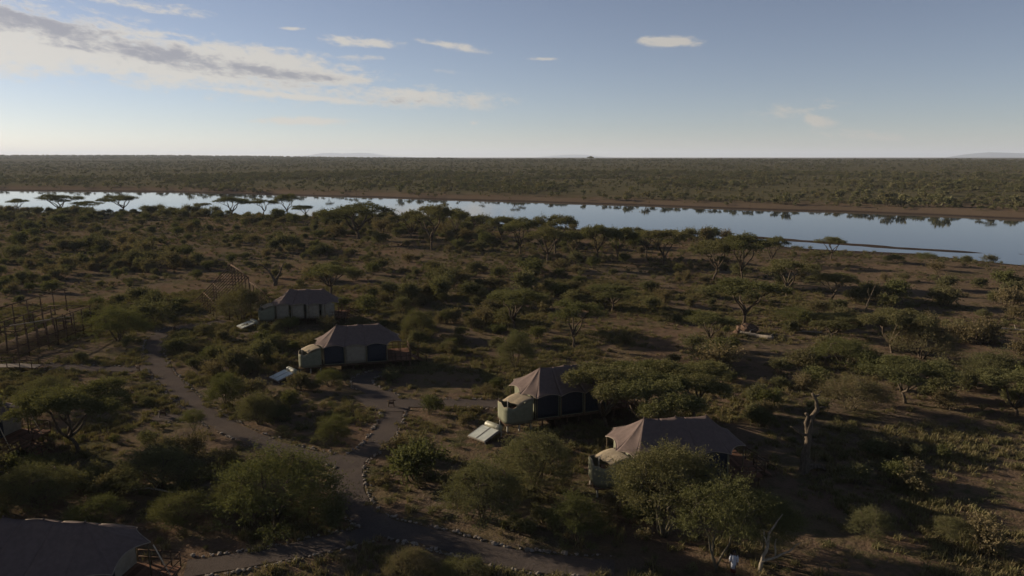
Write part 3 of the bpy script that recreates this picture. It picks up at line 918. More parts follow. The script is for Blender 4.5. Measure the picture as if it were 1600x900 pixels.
# small timber markers along the paths
def marker(px, label, k, pale=False):
    p = at_z(*px, 0)
    m = tag(empty('path_marker', (p.x, p.y, hz(p.x, p.y)), k), label, 'marker', 'timber markers along the paths')
    log('post', (-0.30, 0, -.2), (-0.22, 0.03, 0.75), 0.055, m, 'bleached' if pale else 'pole')
    log('post', (0.34, 0, -.2), (0.24, 0.02, 0.85), 0.055, m)
    log('crossbar', (-0.42, 0.03, 0.66), (0.48, 0.02, 0.72), 0.05, m)
    b = MB(); b.box((0.02, -0.05, 0.46), (0.5, 0.035, 0.26)); b.build('board', M['wood'], m)
marker((611, 638), 'low timber marker standing on the gravel forecourt of the middle tent', 0.1)
marker((254, 654), 'leaning timber marker beside the left path, above the umbrella tree', 0.6, True)
marker((216, 582), 'timber marker where the left side path meets the long path', -0.5, True)
marker((272, 520), 'small pale timber marker at the far end of the long path', 1.2, True)

# ------------------------------------------------------------------ vegetation: building blocks
def unit(a): return a / np.maximum(np.linalg.norm(a, axis=-1, keepdims=True), 1e-9)
def sprays(org, dirs, length, per, leaf, rg, droop=0.15, aspect=0.42, jit=0.10):
    """feathery twigs: 'per' small leaves along each of many short shoots; returns quads"""
    n = len(org)
    length = np.broadcast_to(length, (n,))
    t = (np.arange(per) + 0.6) / per
    T = np.clip(t[None, :] + rg.normal(0, 0.05, (n, per)), 0.02, 1.1)
    P = org[:, None, :] + dirs[:, None, :] * (T * length[:, None])[..., None]
    P[..., 2] -= droop * (T ** 2) * length[:, None]
    P += rg.normal(0, jit, P.shape) * length[:, None, None]
    P = P.reshape(-1, 3)
    D = unit(np.repeat(dirs, per, 0) * 0.5 + rg.normal(0, 0.8, (n * per, 3)))
    S = unit(np.cross(D, unit(rg.normal(0, 1, (n * per, 3)))))
    L = leaf * rg.uniform(0.6, 1.35, (n * per, 1))
    a = P - D * L * 0.5; b = P + S * L * aspect * 0.5; c = P + D * L * 0.5; d = P - S * L * aspect * 0.5
    return np.stack([a, b, c, d], 1)
def leaf_mesh(name, Q, m):
    k = len(Q)
    return quads_mesh(name, Q.reshape(-1, 3), np.arange(4 * k).reshape(k, 4), m)
def bend(a, b, rg, n=5, wob=0.08, up=0.0):
    a = np.array(a, float); b = np.array(b, float)
    L = np.linalg.norm(b - a); off = rg.normal(0, wob * L, 3); off2 = rg.normal(0, wob * 0.5 * L, 3)
    out = []
    for i in range(n + 1):
        t = i / n
        p = a * (1 - t) + b * t + off * math.sin(math.pi * t) + off2 * math.sin(2 * math.pi * t)
        p[2] += up * L * math.sin(math.pi * t)
        out.append(p)
    return out

def umbrella_proto(seed, pads=11, dens=1.0, leaf=0.26, bark='bark', thick=1.0):
    """flat-topped acacia, 10 m tall with a 14 m crown"""
    rg = np.random.default_rng(seed)
    wood = MB(); H, W2 = 10.0, 7.0
    fork = np.array([rg.normal(0, 0.35), rg.normal(0, 0.35), rg.uniform(2.0, 3.2)])
    wood.tube(bend((0, 0, -0.4), fork, rg, 4, 0.05), [0.40, 0.30, 0.26, 0.25, 0.25], 8)
    cents = [np.array([rg.normal(0, .5), rg.normal(0, .5), 9.15])]
    for k in range(pads - 1):
        a = 2 * math.pi * (k / (pads - 1)) * (2 if k % 2 else 1) + rg.normal(0, 0.3)
        r = W2 * (rg.uniform(0.62, 0.80) if k % 3 else rg.uniform(0.28, 0.48))
        cents.append(np.array([r * math.cos(a), r * math.sin(a), 9.2 - 1.9 * (r / W2) ** 2 + rg.normal(0, 0.55)]))
    nl = 5; limbs = []
    la = rg.random() * 6.28
    for k in range(nl):
        a = la + k * 2 * math.pi / nl + rg.normal(0, 0.25)
        e = np.array([math.cos(a) * rg.uniform(2.2, 3.2), math.sin(a) * rg.uniform(2.2, 3.2), rg.uniform(6.3, 7.3)])
        pl = bend(fork, e, rg, 5, 0.07, 0.06); limbs.append(e)
        wood.tube(pl, [0.24, 0.21, 0.18, 0.16, 0.14, 0.13], 6)
    Q = []
    for c in cents:
        e = min(limbs, key=lambda q: np.linalg.norm(q - c))
        wood.tube(bend(e, c - np.array([0, 0, .35]), rg, 4, 0.10, 0.05), [0.12, 0.10, 0.08, 0.06, 0.04], 5)
        R_ = W2 * rg.uniform(0.25, 0.36)
        for _ in range(5):
            a = rg.random() * 6.28; q = c + np.array([math.cos(a) * R_ * .75, math.sin(a) * R_ * .75, rg.normal(.05, .12)])
            wood.tube(bend(c - np.array([0, 0, .4]), q, rg, 3, 0.1, 0.1), [0.05, 0.04, 0.03, 0.02], 4)
        n = int(150 * dens)
        rr = R_ * np.sqrt(rg.random(n)); aa = rg.random(n) * 2 * math.pi
        lump = 0.16 * np.sin(aa * 3 + rg.random() * 6) + 0.9
        org = np.stack([c[0] + rr * np.cos(aa) * lump, c[1] + rr * np.sin(aa) * lump, c[2] + thick * (0.75 * (1 - (rr / R_) ** 2) + rg.normal(-.1, 0.30, n))], 1)
        dr = unit(np.stack([np.cos(aa) + rg.normal(0, .8, n), np.sin(aa) + rg.normal(0, .8, n), rg.normal(0.18, 0.32, n)], 1))
        Q.append(sprays(org, dr, rg.uniform(0.5, 1.1, n), 9, leaf, rg, 0.1, 0.5, 0.12))
    return wood.mesh('trunk', M[bark], True), leaf_mesh('crown', np.concatenate(Q), M['leaf_acacia'])

def feather_proto(seed, W2=3.6, H=6.5, base=0.42, clusters=34, per=34, leaf=0.15, bark='pale_bark', lm='leaf_shrub', stems=4, flat=0.75):
    """loose thorn tree: several pale stems, airy rounded crown of feathery shoots"""
    rg = np.random.default_rng(seed)
    wood = MB(); Q = []; tips = []
    for k in range(stems):
        a = 2 * math.pi * k / stems + rg.normal(0, 0.4)
        m = np.array([math.cos(a) * W2 * .22, math.sin(a) * W2 * .22, H * base * rg.uniform(.7, 1.0)])
        e = np.array([math.cos(a) * W2 * .5, math.sin(a) * W2 * .5, H * rg.uniform(.66, .8)])
        wood.tube(bend((math.cos(a) * .08, math.sin(a) * .08, -0.3), m, rg, 3, 0.07) + bend(m, e, rg, 3, 0.08)[1:], [.105, .09, .078, .066, .055, .044, .03], 6)
        tips += [m, e, (m + e) / 2]
    for k in range(clusters):
        a = rg.random() * 2 * math.pi; r = W2 * math.sqrt(rg.random()) * 0.86
        top = H * (1 - (1 - flat) * (r / W2) ** 2 * 1.2) - 0.5
        z = top - abs(rg.normal(0, H * 0.13)) - (0.0 if rg.random() < .7 else rg.random() * H * .22)
        c = np.array([r * math.cos(a), r * math.sin(a), max(z, H * base * .8)])
        e = min(tips, key=lambda q: np.linalg.norm(q - c))
        wood.tube(bend(e, c, rg, 4, 0.1, 0.04), [0.032, 0.026, 0.02, 0.014, 0.01], 4)
        R_ = rg.uniform(0.55, 1.15) * W2 * .25
        org = c + rg.normal(0, 1, (per, 3)) * np.array([R_ * .5, R_ * .5, R_ * .26])
        dr = unit((org - c) * np.array([1, 1, .6]) / R_ + np.array([c[0] / W2 * .5, c[1] / W2 * .5, 0.45]) + rg.normal(0, .35, (per, 3)))
        Q.append(sprays(org, dr, rg.uniform(.4, 1.35, per) * R_, 12, leaf, rg, 0.18, 0.34, 0.07))
    return wood.mesh('trunk', M[bark], True), leaf_mesh('crown', np.concatenate(Q), M[lm])

def shrub_proto(seed, n=300, per=12, leaf=0.10, h=1.15, lm='leaf_shrub', open_=0.0, bark='bark'):
    """dome-shaped bush about 2 m across"""
    rg = np.random.default_rng(seed)
    wood = MB()
    lobes = [(np.array([rg.uniform(-.5, .5), rg.uniform(-.5, .5), h * rg.uniform(.42, .72)]), rg.uniform(.34, .58)) for _ in range(8)]
    for c, r in lobes:
        wood.tube(bend((rg.normal(0, .06), rg.normal(0, .06), -0.15), c, rg, 4, 0.1), [.035, .03, .024, .018, .01], 4)
    pick = rg.integers(0, len(lobes), n)
    C = np.array([lobes[i][0] for i in pick]); Rr = np.array([lobes[i][1] for i in pick])[:, None]
    d = unit(rg.normal(0, 1, (n, 3)) + np.array([0, 0, .35]))
    org = C + d * Rr * rg.uniform(.25, .8, (n, 1)) * np.array([1, 1, .8])
    org[:, 2] = np.maximum(org[:, 2], 0.06)
    dr = unit(d + np.array([0, 0, .35 + open_]) + rg.normal(0, .35, (n, 3)))
    ln = rg.uniform(.16, .40 + open_ * .3, n) * np.where(rg.random(n) < .14, 1.9, 1.0)
    Q = sprays(org, dr, ln, per, leaf, rg, .12, .45, .07)
    for i in rg.choice(n, 9, replace=False):
        tip = org[i] + dr[i] * ln[i] * 1.5
        wood.tube([C[i] * .8, org[i], tip], [.012, .009, .004], 4)
    Q[..., 2] = np.maximum(Q[..., 2], 0.0)
    return wood.mesh('stems', M[bark], True), leaf_mesh('foliage', Q, M[lm])

def joined(name, a, b):
    """one mesh with the leaves and the stems of a small plant"""
    bm = bmesh.new(); bm.from_mesh(a)
    k = len(bm.faces)
    bm.from_mesh(b)
    for i, f in enumerate(bm.faces): f.material_index = 0 if i < k else 1
    me = bpy.data.meshes.new(name); bm.to_mesh(me); bm.free()
    me.materials.append(a.materials[0]); me.materials.append(b.materials[0])
    return me

UMB = [umbrella_proto(100 + k, pads=[11, 13, 9, 12, 10][k], leaf=0.27, dens=1.05, thick=1.0) for k in range(5)]
UMB_NEAR = [umbrella_proto(140 + k, pads=[12, 10, 13][k], dens=3.2, leaf=0.23) for k in range(3)]
FEA = [feather_proto(200, clusters=70, per=60, leaf=.13, lm='leaf_acacia'), feather_proto(201, W2=3.4, H=6.0, base=.5, stems=3, clusters=44, per=44, leaf=.12, lm='leaf_green'),
       feather_proto(202, W2=3.4, H=4.6, base=.25, stems=6, clusters=60, per=48, leaf=.12, flat=.55, bark='bark'),
       feather_proto(203, W2=3.2, H=4.4, base=.22, stems=6, clusters=56, per=46, leaf=.12, flat=.5, lm='leaf_green', bark='bark')]
SHR = [shrub_proto(300, 420), shrub_proto(301, 380, h=1.3, lm='leaf_green'), shrub_proto(302, 460, h=.95), shrub_proto(303, 320, h=1.2, open_=.6, lm='leaf_shrub'),
       shrub_proto(304, 300, h=1.0, open_=.5, lm='leaf_dry'), shrub_proto(305, 440, h=1.1, lm='leaf_shrub'), shrub_proto(306, 340, h=.85, lm='leaf_dry', leaf=.085), shrub_proto(307, 420, h=1.45, lm='leaf_green')]
SHR_NAME = ['olive', 'green', 'low olive', 'wispy olive', 'dry brown', 'grey-green', 'dry straw', 'tall green']
SHR_ONE = [joined('shrub', b, a) for a, b in SHR]
for k, me in enumerate(SHR_ONE): pass

# ------------------------------------------------------------------ trees one can tell apart
rt = random.Random(21)
tree_spots = []      # (x, y, radius) kept clear of random shrubs
def plant(name, cat, proto, base, h, w, ph, pw, label, group, rz=None, loc=None):
    p = loc if loc is not None else ground_at(*base)
    t = empty(name, (p.x, p.y, hz(p.x, p.y)), rt.random() * 6.28 if rz is None else rz)
    tag(t, label, cat, group)
    t.scale = (w / pw, w / pw, h / ph)
    put('trunk', proto[0], t, (0, 0, 0)); put('crown', proto[1], t, (0, 0, 0))
    tree_spots.append((p.x, p.y, w * 0.33))
    return t
def px_size(base, top, width):
    p = ground_at(*base); d = to_px(p.x, p.y, p.z)[2]
    return (base[1] - top) * d / F_PX * 1.02, width * d / F_PX
LAKE = 'umbrella acacias along the lake shore'
UMBRELLAS = [  # base x, base y, top y, crown width (photo pixels), prototype, near?, label, group
    (30, 332, 312, 36, 2, 0, 'leftmost small flat acacia silhouetted against the bright lake', LAKE),
    (92, 333, 306, 68, 0, 0, 'wide tiered acacia silhouetted on the lake, second from the left edge', LAKE),
    (136, 334, 316, 50, 3, 0, 'low acacia between two wider ones against the lake, third from left', LAKE),
    (190, 333, 307, 64, 1, 0, 'wide flat acacia against the lake, fourth from the left edge', LAKE),
    (317, 334, 318, 28, 4, 0, 'tiny acacia standing alone left of the lakeside trio', LAKE),
    (363, 337, 310, 62, 0, 0, 'broad acacia, left one of the lakeside trio', LAKE),
    (411, 337, 313, 46, 2, 0, 'acacia in the middle of the lakeside trio', LAKE),
    (450, 339, 306, 46, 3, 0, 'slim tall acacia, right one of the lakeside trio', LAKE),
    (476, 340, 322, 40, 1, 0, 'low small acacia just right of the lakeside trio', LAKE),
    (560, 373, 323, 128, 0, 0, 'very wide spreading acacia with thick leaning trunk near the lake', LAKE),
    (642, 372, 336, 62, 4, 0, 'dark acacia between the two widest lakeside acacias', LAKE),
    (674, 391, 326, 104, 3, 0, 'tall wide acacia with slim straight trunk left of mid lake', LAKE),
    (712, 372, 331, 60, 2, 0, 'acacia tucked behind the tall slim-trunked wide one', LAKE),
    (742, 357, 338, 28, 1, 0, 'tiny acacia standing at the water edge right of the wide one', LAKE),
    (786, 378, 340, 62, 1, 0, 'acacia at the left end of the shore grove', LAKE),
    (813, 396, 346, 78, 0, 0, 'round topped acacia, second in the shore grove', LAKE),
    (868, 396, 340, 82, 4, 0, 'flat crown rising highest out of the shore grove against the water', LAKE),
    (856, 413, 360, 92, 2, 0, 'low acacia with forked crooked trunk in front of the shore grove', LAKE),
    (895, 408, 364, 62, 3, 0, 'slender acacia right of the forked one in the shore grove', LAKE),
    (936, 410, 354, 72, 1, 0, 'acacia with tall narrow trunk in the middle of the shore grove', LAKE),
    (966, 408, 360, 76, 0, 0, 'acacia with a split leaning trunk in the shore grove', LAKE),
    (1037, 416, 362, 88, 4, 0, 'acacia with straight pale trunk at the right end of the shore grove', LAKE),
    (1010, 402, 364, 60, 2, 0, 'acacia behind the straight pale trunk of the shore grove', LAKE),
    (1115, 438, 380, 96, 1, 0, 'left one of the two acacias right of the shore grove', LAKE),
    (1160, 439, 371, 92, 3, 0, 'right one of the two acacias right of the shore grove', LAKE),
    (1206, 413, 374, 66, 0, 0, 'acacia by the inlet behind the pair of acacias', LAKE),
    (1299, 405, 373, 54, 2, 0, 'lone umbrella acacia standing against the inlet at the right', LAKE),
    (1230, 463, 410, 84, 4, 0, 'acacia with fanned pale limbs below the inlet', 'umbrella acacias on the plain'),
    (1299, 468, 430, 78, 1, 0, 'low acacia with twin trunks right of the fanned one', 'umbrella acacias on the plain'),
    (1163, 506, 440, 128, 3, 0, 'old spreading acacia growing on a dark termite mound', 'umbrella acacias on the plain'),
    (519, 462, 417, 98, 2, 0, 'bright flat acacia directly behind the small far tent', 'umbrella acacias on the plain'),
    (805, 514, 456, 104, 0, 0, 'dark umbrella acacia in the scrub above the dark net tent', 'umbrella acacias on the plain'),
    (897, 542, 474, 88, 4, 0, 'acacia with a clear straight stem in the middle of the plain', 'umbrella acacias on the plain'),
    (958, 488, 448, 84, 1, 0, 'flat acacia just behind the straight-stemmed one on the plain', 'umbrella acacias on the plain'),
    (1268, 412, 396, 26, 3, 0, 'tiny acacia on the sandy shore below the inlet', 'umbrella acacias on the plain'),
    (1085, 655, 572, 132, 0, 1, 'flat acacia with forked dark trunk at the right of the tent grove', 'acacia grove between the two right tents'),
    (950, 668, 576, 150, 1, 1, 'acacia at the left of the tent grove hiding the net tent', 'acacia grove between the two right tents'),
    (1015, 690, 598, 160, 2, 1, 'acacia in the middle of the tent grove, behind the roof', 'acacia grove between the two right tents'),
    (1010, 642, 566, 110, 1, 1, 'acacia at the back of the tent grove', 'acacia grove between the two right tents'),
    (120, 708, 610, 158, 0, 1, 'large umbrella acacia with curved dark limbs at the left', 'umbrella acacias on the plain'),
    (1415, 630, 566, 128, 2, 1, 'umbrella acacia with short fanned trunk on the right plain', 'umbrella acacias on the plain'),
    (1590, 650, 584, 130, 1, 1, 'acacia cut off by the right edge', 'umbrella acacias on the plain'),
    (1395, 552, 486, 110, 1, 1, 'tall green acacia in the thicket on the right plain', 'umbrella acacias on the plain'),
    (1300, 530, 494, 90, 2, 1, 'dark low acacia left of the green thicket on the right', 'umbrella acacias on the plain'),
    (1110, 540, 492, 80, 3, 0, 'small loose acacia left of the termite mound', 'umbrella acacias on the plain'),
]
trees = []
for (bx, by, ty, wd, pk, near, lab, grp) in UMBRELLAS:
    h, w = px_size((bx, by), ty, wd * (0.84 if grp == LAKE and 600 < bx < 1220 else 1.0))
    trees.append(plant('acacia_tree', 'tree', (UMB_NEAR if near else UMB)[pk], (bx, by), h, w, 10.0, 14.0, lab, grp))
# a tall acacia just beyond the left edge, whose shade lies over the nearest tent
for (u, v, h_, w_, pk, lab_) in [(-150, 835, 11.5, 11.5, 0, 'tall acacia just beyond the left edge, shading the nearest tent')]:
    q = at_z(u, v, 0)
    plant('acacia_tree', 'tree', UMB_NEAR[pk], None, h_, w_, 10.0, 14.0, lab_, 'umbrella acacias on the plain', loc=q)
# a lone tree on the far skyline
dsk = ray(923, 246); loc = Vector((dsk.x * 1850 / dsk.y, 1850, 0)); 
plant('acacia_tree', 'tree', UMB[2], None, 15, 21, 10.0, 14.0, 'lone flat tree breaking the far skyline above the lake', 'trees on the far skyline', loc=loc)

FEATHERS = [   # base x, base y, top y, width, prototype, label
    (1037, 838, 684, 160, 0, 'feathery thorn tree standing in front of the right tent roof'),
    (1122, 893, 732, 150, 1, 'thorn tree with pale forked stems at the bottom, beside the person'),
    (1195, 860, 766, 110, 0, 'dark thorn tree right of the pale-stemmed one at the bottom'),
    (835, 762, 660, 120, 2, 'grey-green thorn tree in front of the dark net tent'),
    (758, 812, 708, 130, 2, 'wide thorn bush left of the tree before the net tent'),
    (900, 850, 758, 90, 3, 'yellow-green thorn bush left of the right tent shower'),
    (432, 806, 694, 196, 3, 'huge round thorn bush beside the path fork'),
    (370, 800, 742, 80, 2, 'thorn bush at the left flank of the huge round one'),
    (250, 760, 690, 120, 2, 'dark thorn bush in shade right of the large umbrella acacia'),
    (150, 822, 768, 90, 3, 'green thorn bush just above the nearest tent roof'),
    (285, 816, 760, 92, 3, 'thorn bush between the nearest tent and the huge round bush'),
    (1320, 572, 524, 96, 3, 'bright yellow-green rounded bush on the right plain'),
    (1440, 560, 494, 96, 2, 'dark thorn tree at the right of the green thicket'),
    (805, 574, 514, 62, 2, 'pale thorn tree above the left end of the net tent'),
    (655, 524, 478, 52, 3, 'dense green bush standing behind the middle tent'),
    (378, 500, 440, 76, 2, 'thorn tree against the shower of the small far tent'),
    (185, 532, 474, 90, 3, 'leafy thorn tree right of the unfinished tent frame'),
    (355, 634, 574, 56, 3, 'thorn tree in the thicket inside the path bend'),
    (404, 662, 606, 60, 2, 'larger thorn tree lower in the path bend thicket'),
    (522, 690, 640, 52, 3, 'small thorn tree by the path fork, below the middle tent'),
    (302, 676, 636, 42, 1, 'small bright bush at the edge of the long left path'),
    (515, 604, 572, 44, 3, 'round bush in front of the middle tent wall'),
    (1360, 838, 786, 66, 2, 'dark bush in the shaded ground at lower right'),
    (1488, 848, 806, 56, 0, 'round pale bush on the lit ground at lower right'),
    (1240, 500, 478, 60, 3, 'yellow-green bush right of the termite mound'),
    (1448, 414, 393, 34, 1, 'green bush tree on the sandy shore at far right'),
    (1398, 410, 396, 32, 3, 'low green bush on the sandy shore, left of the bush tree'),
    (1555, 604, 540, 90, 2, 'thorn tree behind the right edge acacia'),
    (640, 903, 852, 80, 2, 'grey bush at the bottom edge below the path'),
    (725, 905, 868, 80, 3, 'yellowish bush at the bottom edge right of the grey one'),
    (1330, 640, 580, 110, 2, 'loose thorn thicket behind the tall dead trunk'),
    (60, 792, 716, 120, 2, 'large dark bush in shade at the left, above the nearest tent'),
    (70, 640, 585, 90, 2, 'dark bush in shade left of the large umbrella acacia'),
    (-120, 800, 660, 200, 2, 'thorn tree beyond the left edge of the view'),
]
for (bx, by, ty, wd, pk, lab) in FEATHERS:
    h, w = px_size((bx, by), ty, wd)
    ph, pw = [(6.5, 7.2), (6.0, 6.8), (4.6, 6.8), (4.4, 6.4)][pk]
    trees.append(plant('thorn_tree', 'tree', FEA[pk], (bx, by), h * .95, w, ph, pw, lab, 'thorn trees and tall thorn bushes'))

# ------------------------------------------------------------------ dead trees, logs, termite mound
def dead_tree(name, base, label, polylines, m, cat='dead tree'):
    """polylines: list of (points in photo-sized metres relative to base, radii)"""
    p = ground_at(*base)
    t = tag(empty(name, (p.x, p.y, hz(p.x, p.y))), label, cat)
    for i, (pts, rad) in enumerate(polylines):
        b = MB()
        rg = np.random.default_rng(i + int(base[0]))
        P = catmull(pts, 0.25) if len(pts) > 2 else np.array(pts, float)
        P = P + rg.normal(0, 0.025, P.shape) * np.linspace(0.3, 1, len(P))[:, None]
        rr = np.interp(np.linspace(0, 1, len(P)), np.linspace(0, 1, len(rad)), rad) * (1 + 0.10 * rg.normal(0, 1, len(P)).clip(-1, 1))
        b.tube(P, rr, 9)
        b.build('trunk' if i == 0 else 'branch', M[m], t, True)
    tree_spots.append((p.x, p.y, 1.2))
    return t
dead_tree('dead_tree', (1256, 738), 'tall thick dead trunk with broken crooked top, right of the tents',
          [([(0, 0, -.4), (0, 0, 1.2), (.15, 0, 2.6), (.1, 0, 3.7), (.35, .1, 4.8), (.75, .1, 5.6), (.45, 0, 6.4), (.2, .1, 6.9)], [.55, .36, .32, .28, .23, .19, .15, .12]),
           ([(.05, 0, 3.5), (-.1, .1, 4.3), (.0, .1, 4.9), (-.15, .1, 5.15)], [.21, .17, .14, .11]),
           ([(.1, 0, 3.2), (-.6, .1, 3.5), (-1.3, .2, 4.0)], [.12, .09, .04]),
           ([(.6, .1, 5.5), (1.1, .1, 5.7), (1.5, .2, 5.6)], [.12, .08, .04]),
           ([(.35, 0, 6.5), (.75, .1, 6.75), (.95, .1, 7.1)], [.13, .09, .04]),
           ([(0, 0, .2), (1.0, .2, .5), (1.9, .3, .1)], [.35, .22, .12])], 'dead_wood')
dead_tree('dead_tree', (430, 446), 'bare dark V-shaped dead tree behind the small far tent',
          [([(0, 0, -.4), (-.1, 0, 1.0), (-.9, 0, 2.6), (-2.2, .3, 3.9), (-3.4, .2, 4.5)], [.42, .34, .22, .14, .05]),
           ([(.1, 0, -.2), (.4, 0, 1.2), (1.2, .2, 2.9), (1.8, .2, 4.3), (2.5, .2, 5.0)], [.36, .28, .2, .13, .05]),
           ([(-1.0, 0, 2.7), (-.9, .2, 3.8), (-1.3, .3, 4.7)], [.12, .08, .03]),
           ([(1.3, .2, 3.0), (.9, .3, 4.2), (1.0, .4, 4.9)], [.1, .07, .03]),
           ([(-1.9, .2, 3.6), (-2.9, .4, 3.4), (-3.8, .3, 3.7)], [.08, .05, .02])], 'dead_wood')
dead_tree('dead_snag', (1352, 486), 'thin leaning dead snag right of the twin-trunked acacia',
          [([(0, 0, -.3), (.3, 0, 1.4), (.9, 0, 3.2), (1.5, .1, 5.0)], [.13, .10, .07, .03]), ([(.6, 0, 2.4), (.2, .1, 3.3), (.3, .1, 4.0)], [.08, .05, .02])], 'dead_wood')
dead_tree('dead_stump', (1187, 893), 'pale broken stump with a sideways white limb beside the person',
          [([(0, 0, -.4), (.1, 0, .8), (.35, 0, 1.7), (.5, .1, 2.6), (.95, .1, 3.4), (1.2, .1, 3.9)], [.16, .12, .10, .08, .06, .02]),
           ([(.1, 0, .7), (.7, -.1, 1.0), (1.5, -.1, 1.35), (2.4, 0, 2.0)], [.09, .07, .05, .02]),
           ([(.9, -.1, 1.1), (.85, 0, 1.8), (.9, 0, 2.3)], [.06, .05, .03]),
           ([(.35, 0, 1.8), (.15, .1, 2.4), (.05, .1, 2.9)], [.07, .05, .02])], 'bleached')
dead_tree('fallen_log', (1188, 527), 'white fallen log lying right of the termite mound',
          [([(-2.6, 1.2, .5), (-1.4, .6, .35), (-.4, .1, .2), (.9, -.9, .2), (1.5, -1.2, .2)], [.13, .22, .27, .29, .32]), ([(-1.4, .6, .3), (-1.0, 1.2, .8), (-.2, 1.6, .9)], [.1, .07, .03]), ([(.8, -.8, .2), (1.6, -.6, .7)], [.1, .03])], 'bleached', 'log')
dead_tree('fallen_log', (1272, 521), 'thin white fallen branch left of the green thicket',
          [([(-2.2, .7, .15), (-.8, .3, .25), (.5, -.2, .2), (1.1, -.3, .3)], [.05, .09, .12, .14]), ([(.4, -.2, .2), (.2, .5, .7)], [.07, .02])], 'bleached', 'log')
dead_tree('fallen_log', (1580, 517), 'pale fallen branch on the bare ground near the right edge',
          [([(-2.6, .8, .2), (-.8, .3, .3), (1.0, -.2, .2), (2.2, -.8, .2)], [.06, .1, .13, .15]), ([(.6, -.1, .2), (.9, .7, .8)], [.06, .02])], 'bleached', 'log')
dead_tree('fallen_branch', (238, 772), 'pale crooked fallen branch in the shade above the nearest tent',
          [([(-1.6, .3, .2), (-.5, .1, .45), (.6, .1, .3), (1.7, -.2, .25)], [.03, .06, .07, .05]), ([(.2, .1, .35), (.5, .4, .9)], [.04, .015])], 'bleached', 'branch')
def mound():
    p = ground_at(1166, 521)
    bm = bmesh.new(); bmesh.ops.create_icosphere(bm, subdivisions=4, radius=1.0)
    for v in bm.verts:
        n = float(fbm(np.array([v.co.x * 2 + v.co.z * 3 + 7]), np.array([v.co.y * 2 - v.co.z * 2 + 3]), 4)[0])
        v.co *= 0.65 + 0.7 * n
        v.co.x *= 1.7; v.co.y *= 1.3; v.co.z = v.co.z * 1.25 + 0.25
    me = bpy.data.meshes.new('termite_mound'); bm.to_mesh(me); bm.free(); me.materials.append(M['rock'])
    o = link(bpy.data.objects.new('termite_mound', me)); o.location = (p.x, p.y, p.z)
    tag(o, 'dark lumpy earth mound at the foot of the old acacia', 'mound')
    tree_spots.append((p.x, p.y, 2))
mound()

# ------------------------------------------------------------------ shrubs
rs = np.random.default_rng(77)
def free(x, y, r):
    ok = (path_gap(x, y) > r * 0.75 + 0.15) & (tent_gap(x, y) > r * 0.55 + 0.5)
    for (tx, ty, tr) in tree_spots: ok &= np.hypot(x - tx, y - ty) > tr * 0.75 + r * 0.35
    a_, b_ = at_z(300, 905, 0), at_z(620, 832, 0); ok &= ~((y < b_.y) & (x > -17.5) & (x < -6.5) & (r > 0.45))
    lg = at_z(1188, 527, 0); ok &= ~((np.abs(x - lg.x) < 3.5 + r) & (y < lg.y + 2 + r) & (y > lg.y - 8))
    for hh in heaters: ok &= np.hypot(x - hh.location.x, y - hh.location.y - 1) > 1.9 + r; ok &= ~((np.abs(x - hh.location.x) < 2.2 + r) & (y < hh.location.y + 1) & (y > hh.location.y - 6))
    ok &= ~((x > -71) & (x < -62.5) & (y > 87) & (y < 105))
    return ok
def scatter(n, rmin, rmax, half_deg):
    r = np.sqrt(rs.uniform(rmin ** 2, rmax ** 2, n)); a = np.radians(rs.uniform(-half_deg, half_deg, n))
    return r * np.sin(a), r * np.cos(a)
x, y = scatter(9000, 34, 470, 44)
cover = fbm(x * 0.035 + 11, y * 0.035 + 3, 3) * 0.6 + fbm(x * 0.11, y * 0.11 + 9, 3) * 0.4
shore = y_near(x) - y
left = sstep(60, -80, x / np.maximum(y, 1) * 200)
want = sstep(0.47, 0.60, cover) * (0.65 + 0.35 * left) + 0.07 + 0.22 * left * sstep(120, 260, y)
want *= sstep(4, 40, shore + 20 * left)
sandy = sstep(0.42, 0.58, x / y) * sstep(120, 170, y); want *= 1 - 0.75 * sandy; want *= 1 - 0.35 * sstep(0.15, 0.5, x / y) * sstep(70, 110, y)
keep = (rs.random(len(x)) < want * (1 - 0.25 * sstep(-0.15, 0.1, x / y))) & (shore > 3)
x, y = x[keep], y[keep]
size = np.clip(rs.lognormal(0.10, 0.45, len(x)) * (0.72 + 0.5 * sstep(0.45, 0.6, cover[keep])), 0.38, 2.7)      # radius in metres
size *= np.where(np.hypot(x, y) > 110, 1.25, 1.0)
# thickets the photograph shows
for (u, v, ru, rv, n_, s_) in [(300, 565, 45, 30, 16, 1.5), (395, 625, 45, 35, 14, 1.6), (430, 655, 30, 15, 6, 1.4), (330, 530, 45, 12, 9, 1.5), (690, 525, 50, 25, 12, 1.6), (760, 505, 40, 25, 9, 1.7),
                           (650, 708, 45, 14, 8, 1.2), (880, 450, 70, 22, 12, 1.9), (1310, 505, 70, 20, 12, 1.8), (1420, 520, 60, 25, 10, 1.9), (1400, 765, 55, 14, 8, 1.1), (1400, 710, 60, 12, 8, 1.2),
                           (90, 760, 110, 30, 14, 1.4), (280, 720, 50, 25, 9, 1.5), (1110, 560, 60, 25, 12, 1.6), (1180, 650, 45, 25, 9, 1.5), (1500, 590, 60, 25, 9, 1.7), (985, 800, 40, 22, 7, 1.1), (420, 545, 40, 14, 8, 1.3),
                           (210, 540, 30, 18, 6, 1.3), (200, 490, 60, 16, 8, 1.8), (1250, 590, 60, 22, 8, 1.5), (800, 830, 70, 15, 9, .9), (1560, 480, 50, 16, 7, 1.7), (1050, 470, 60, 18, 8, 1.7)]:
    for _ in range(n_):
        q = at_z(u + rs.normal(0, .6) * ru, v + rs.normal(0, .6) * rv, 0)
        x = np.append(x, q.x); y = np.append(y, q.y); size = np.append(size, s_ * rs.uniform(.65, 1.3))
keep = free(x, y, size); x, y, size = x[keep], y[keep], size[keep]
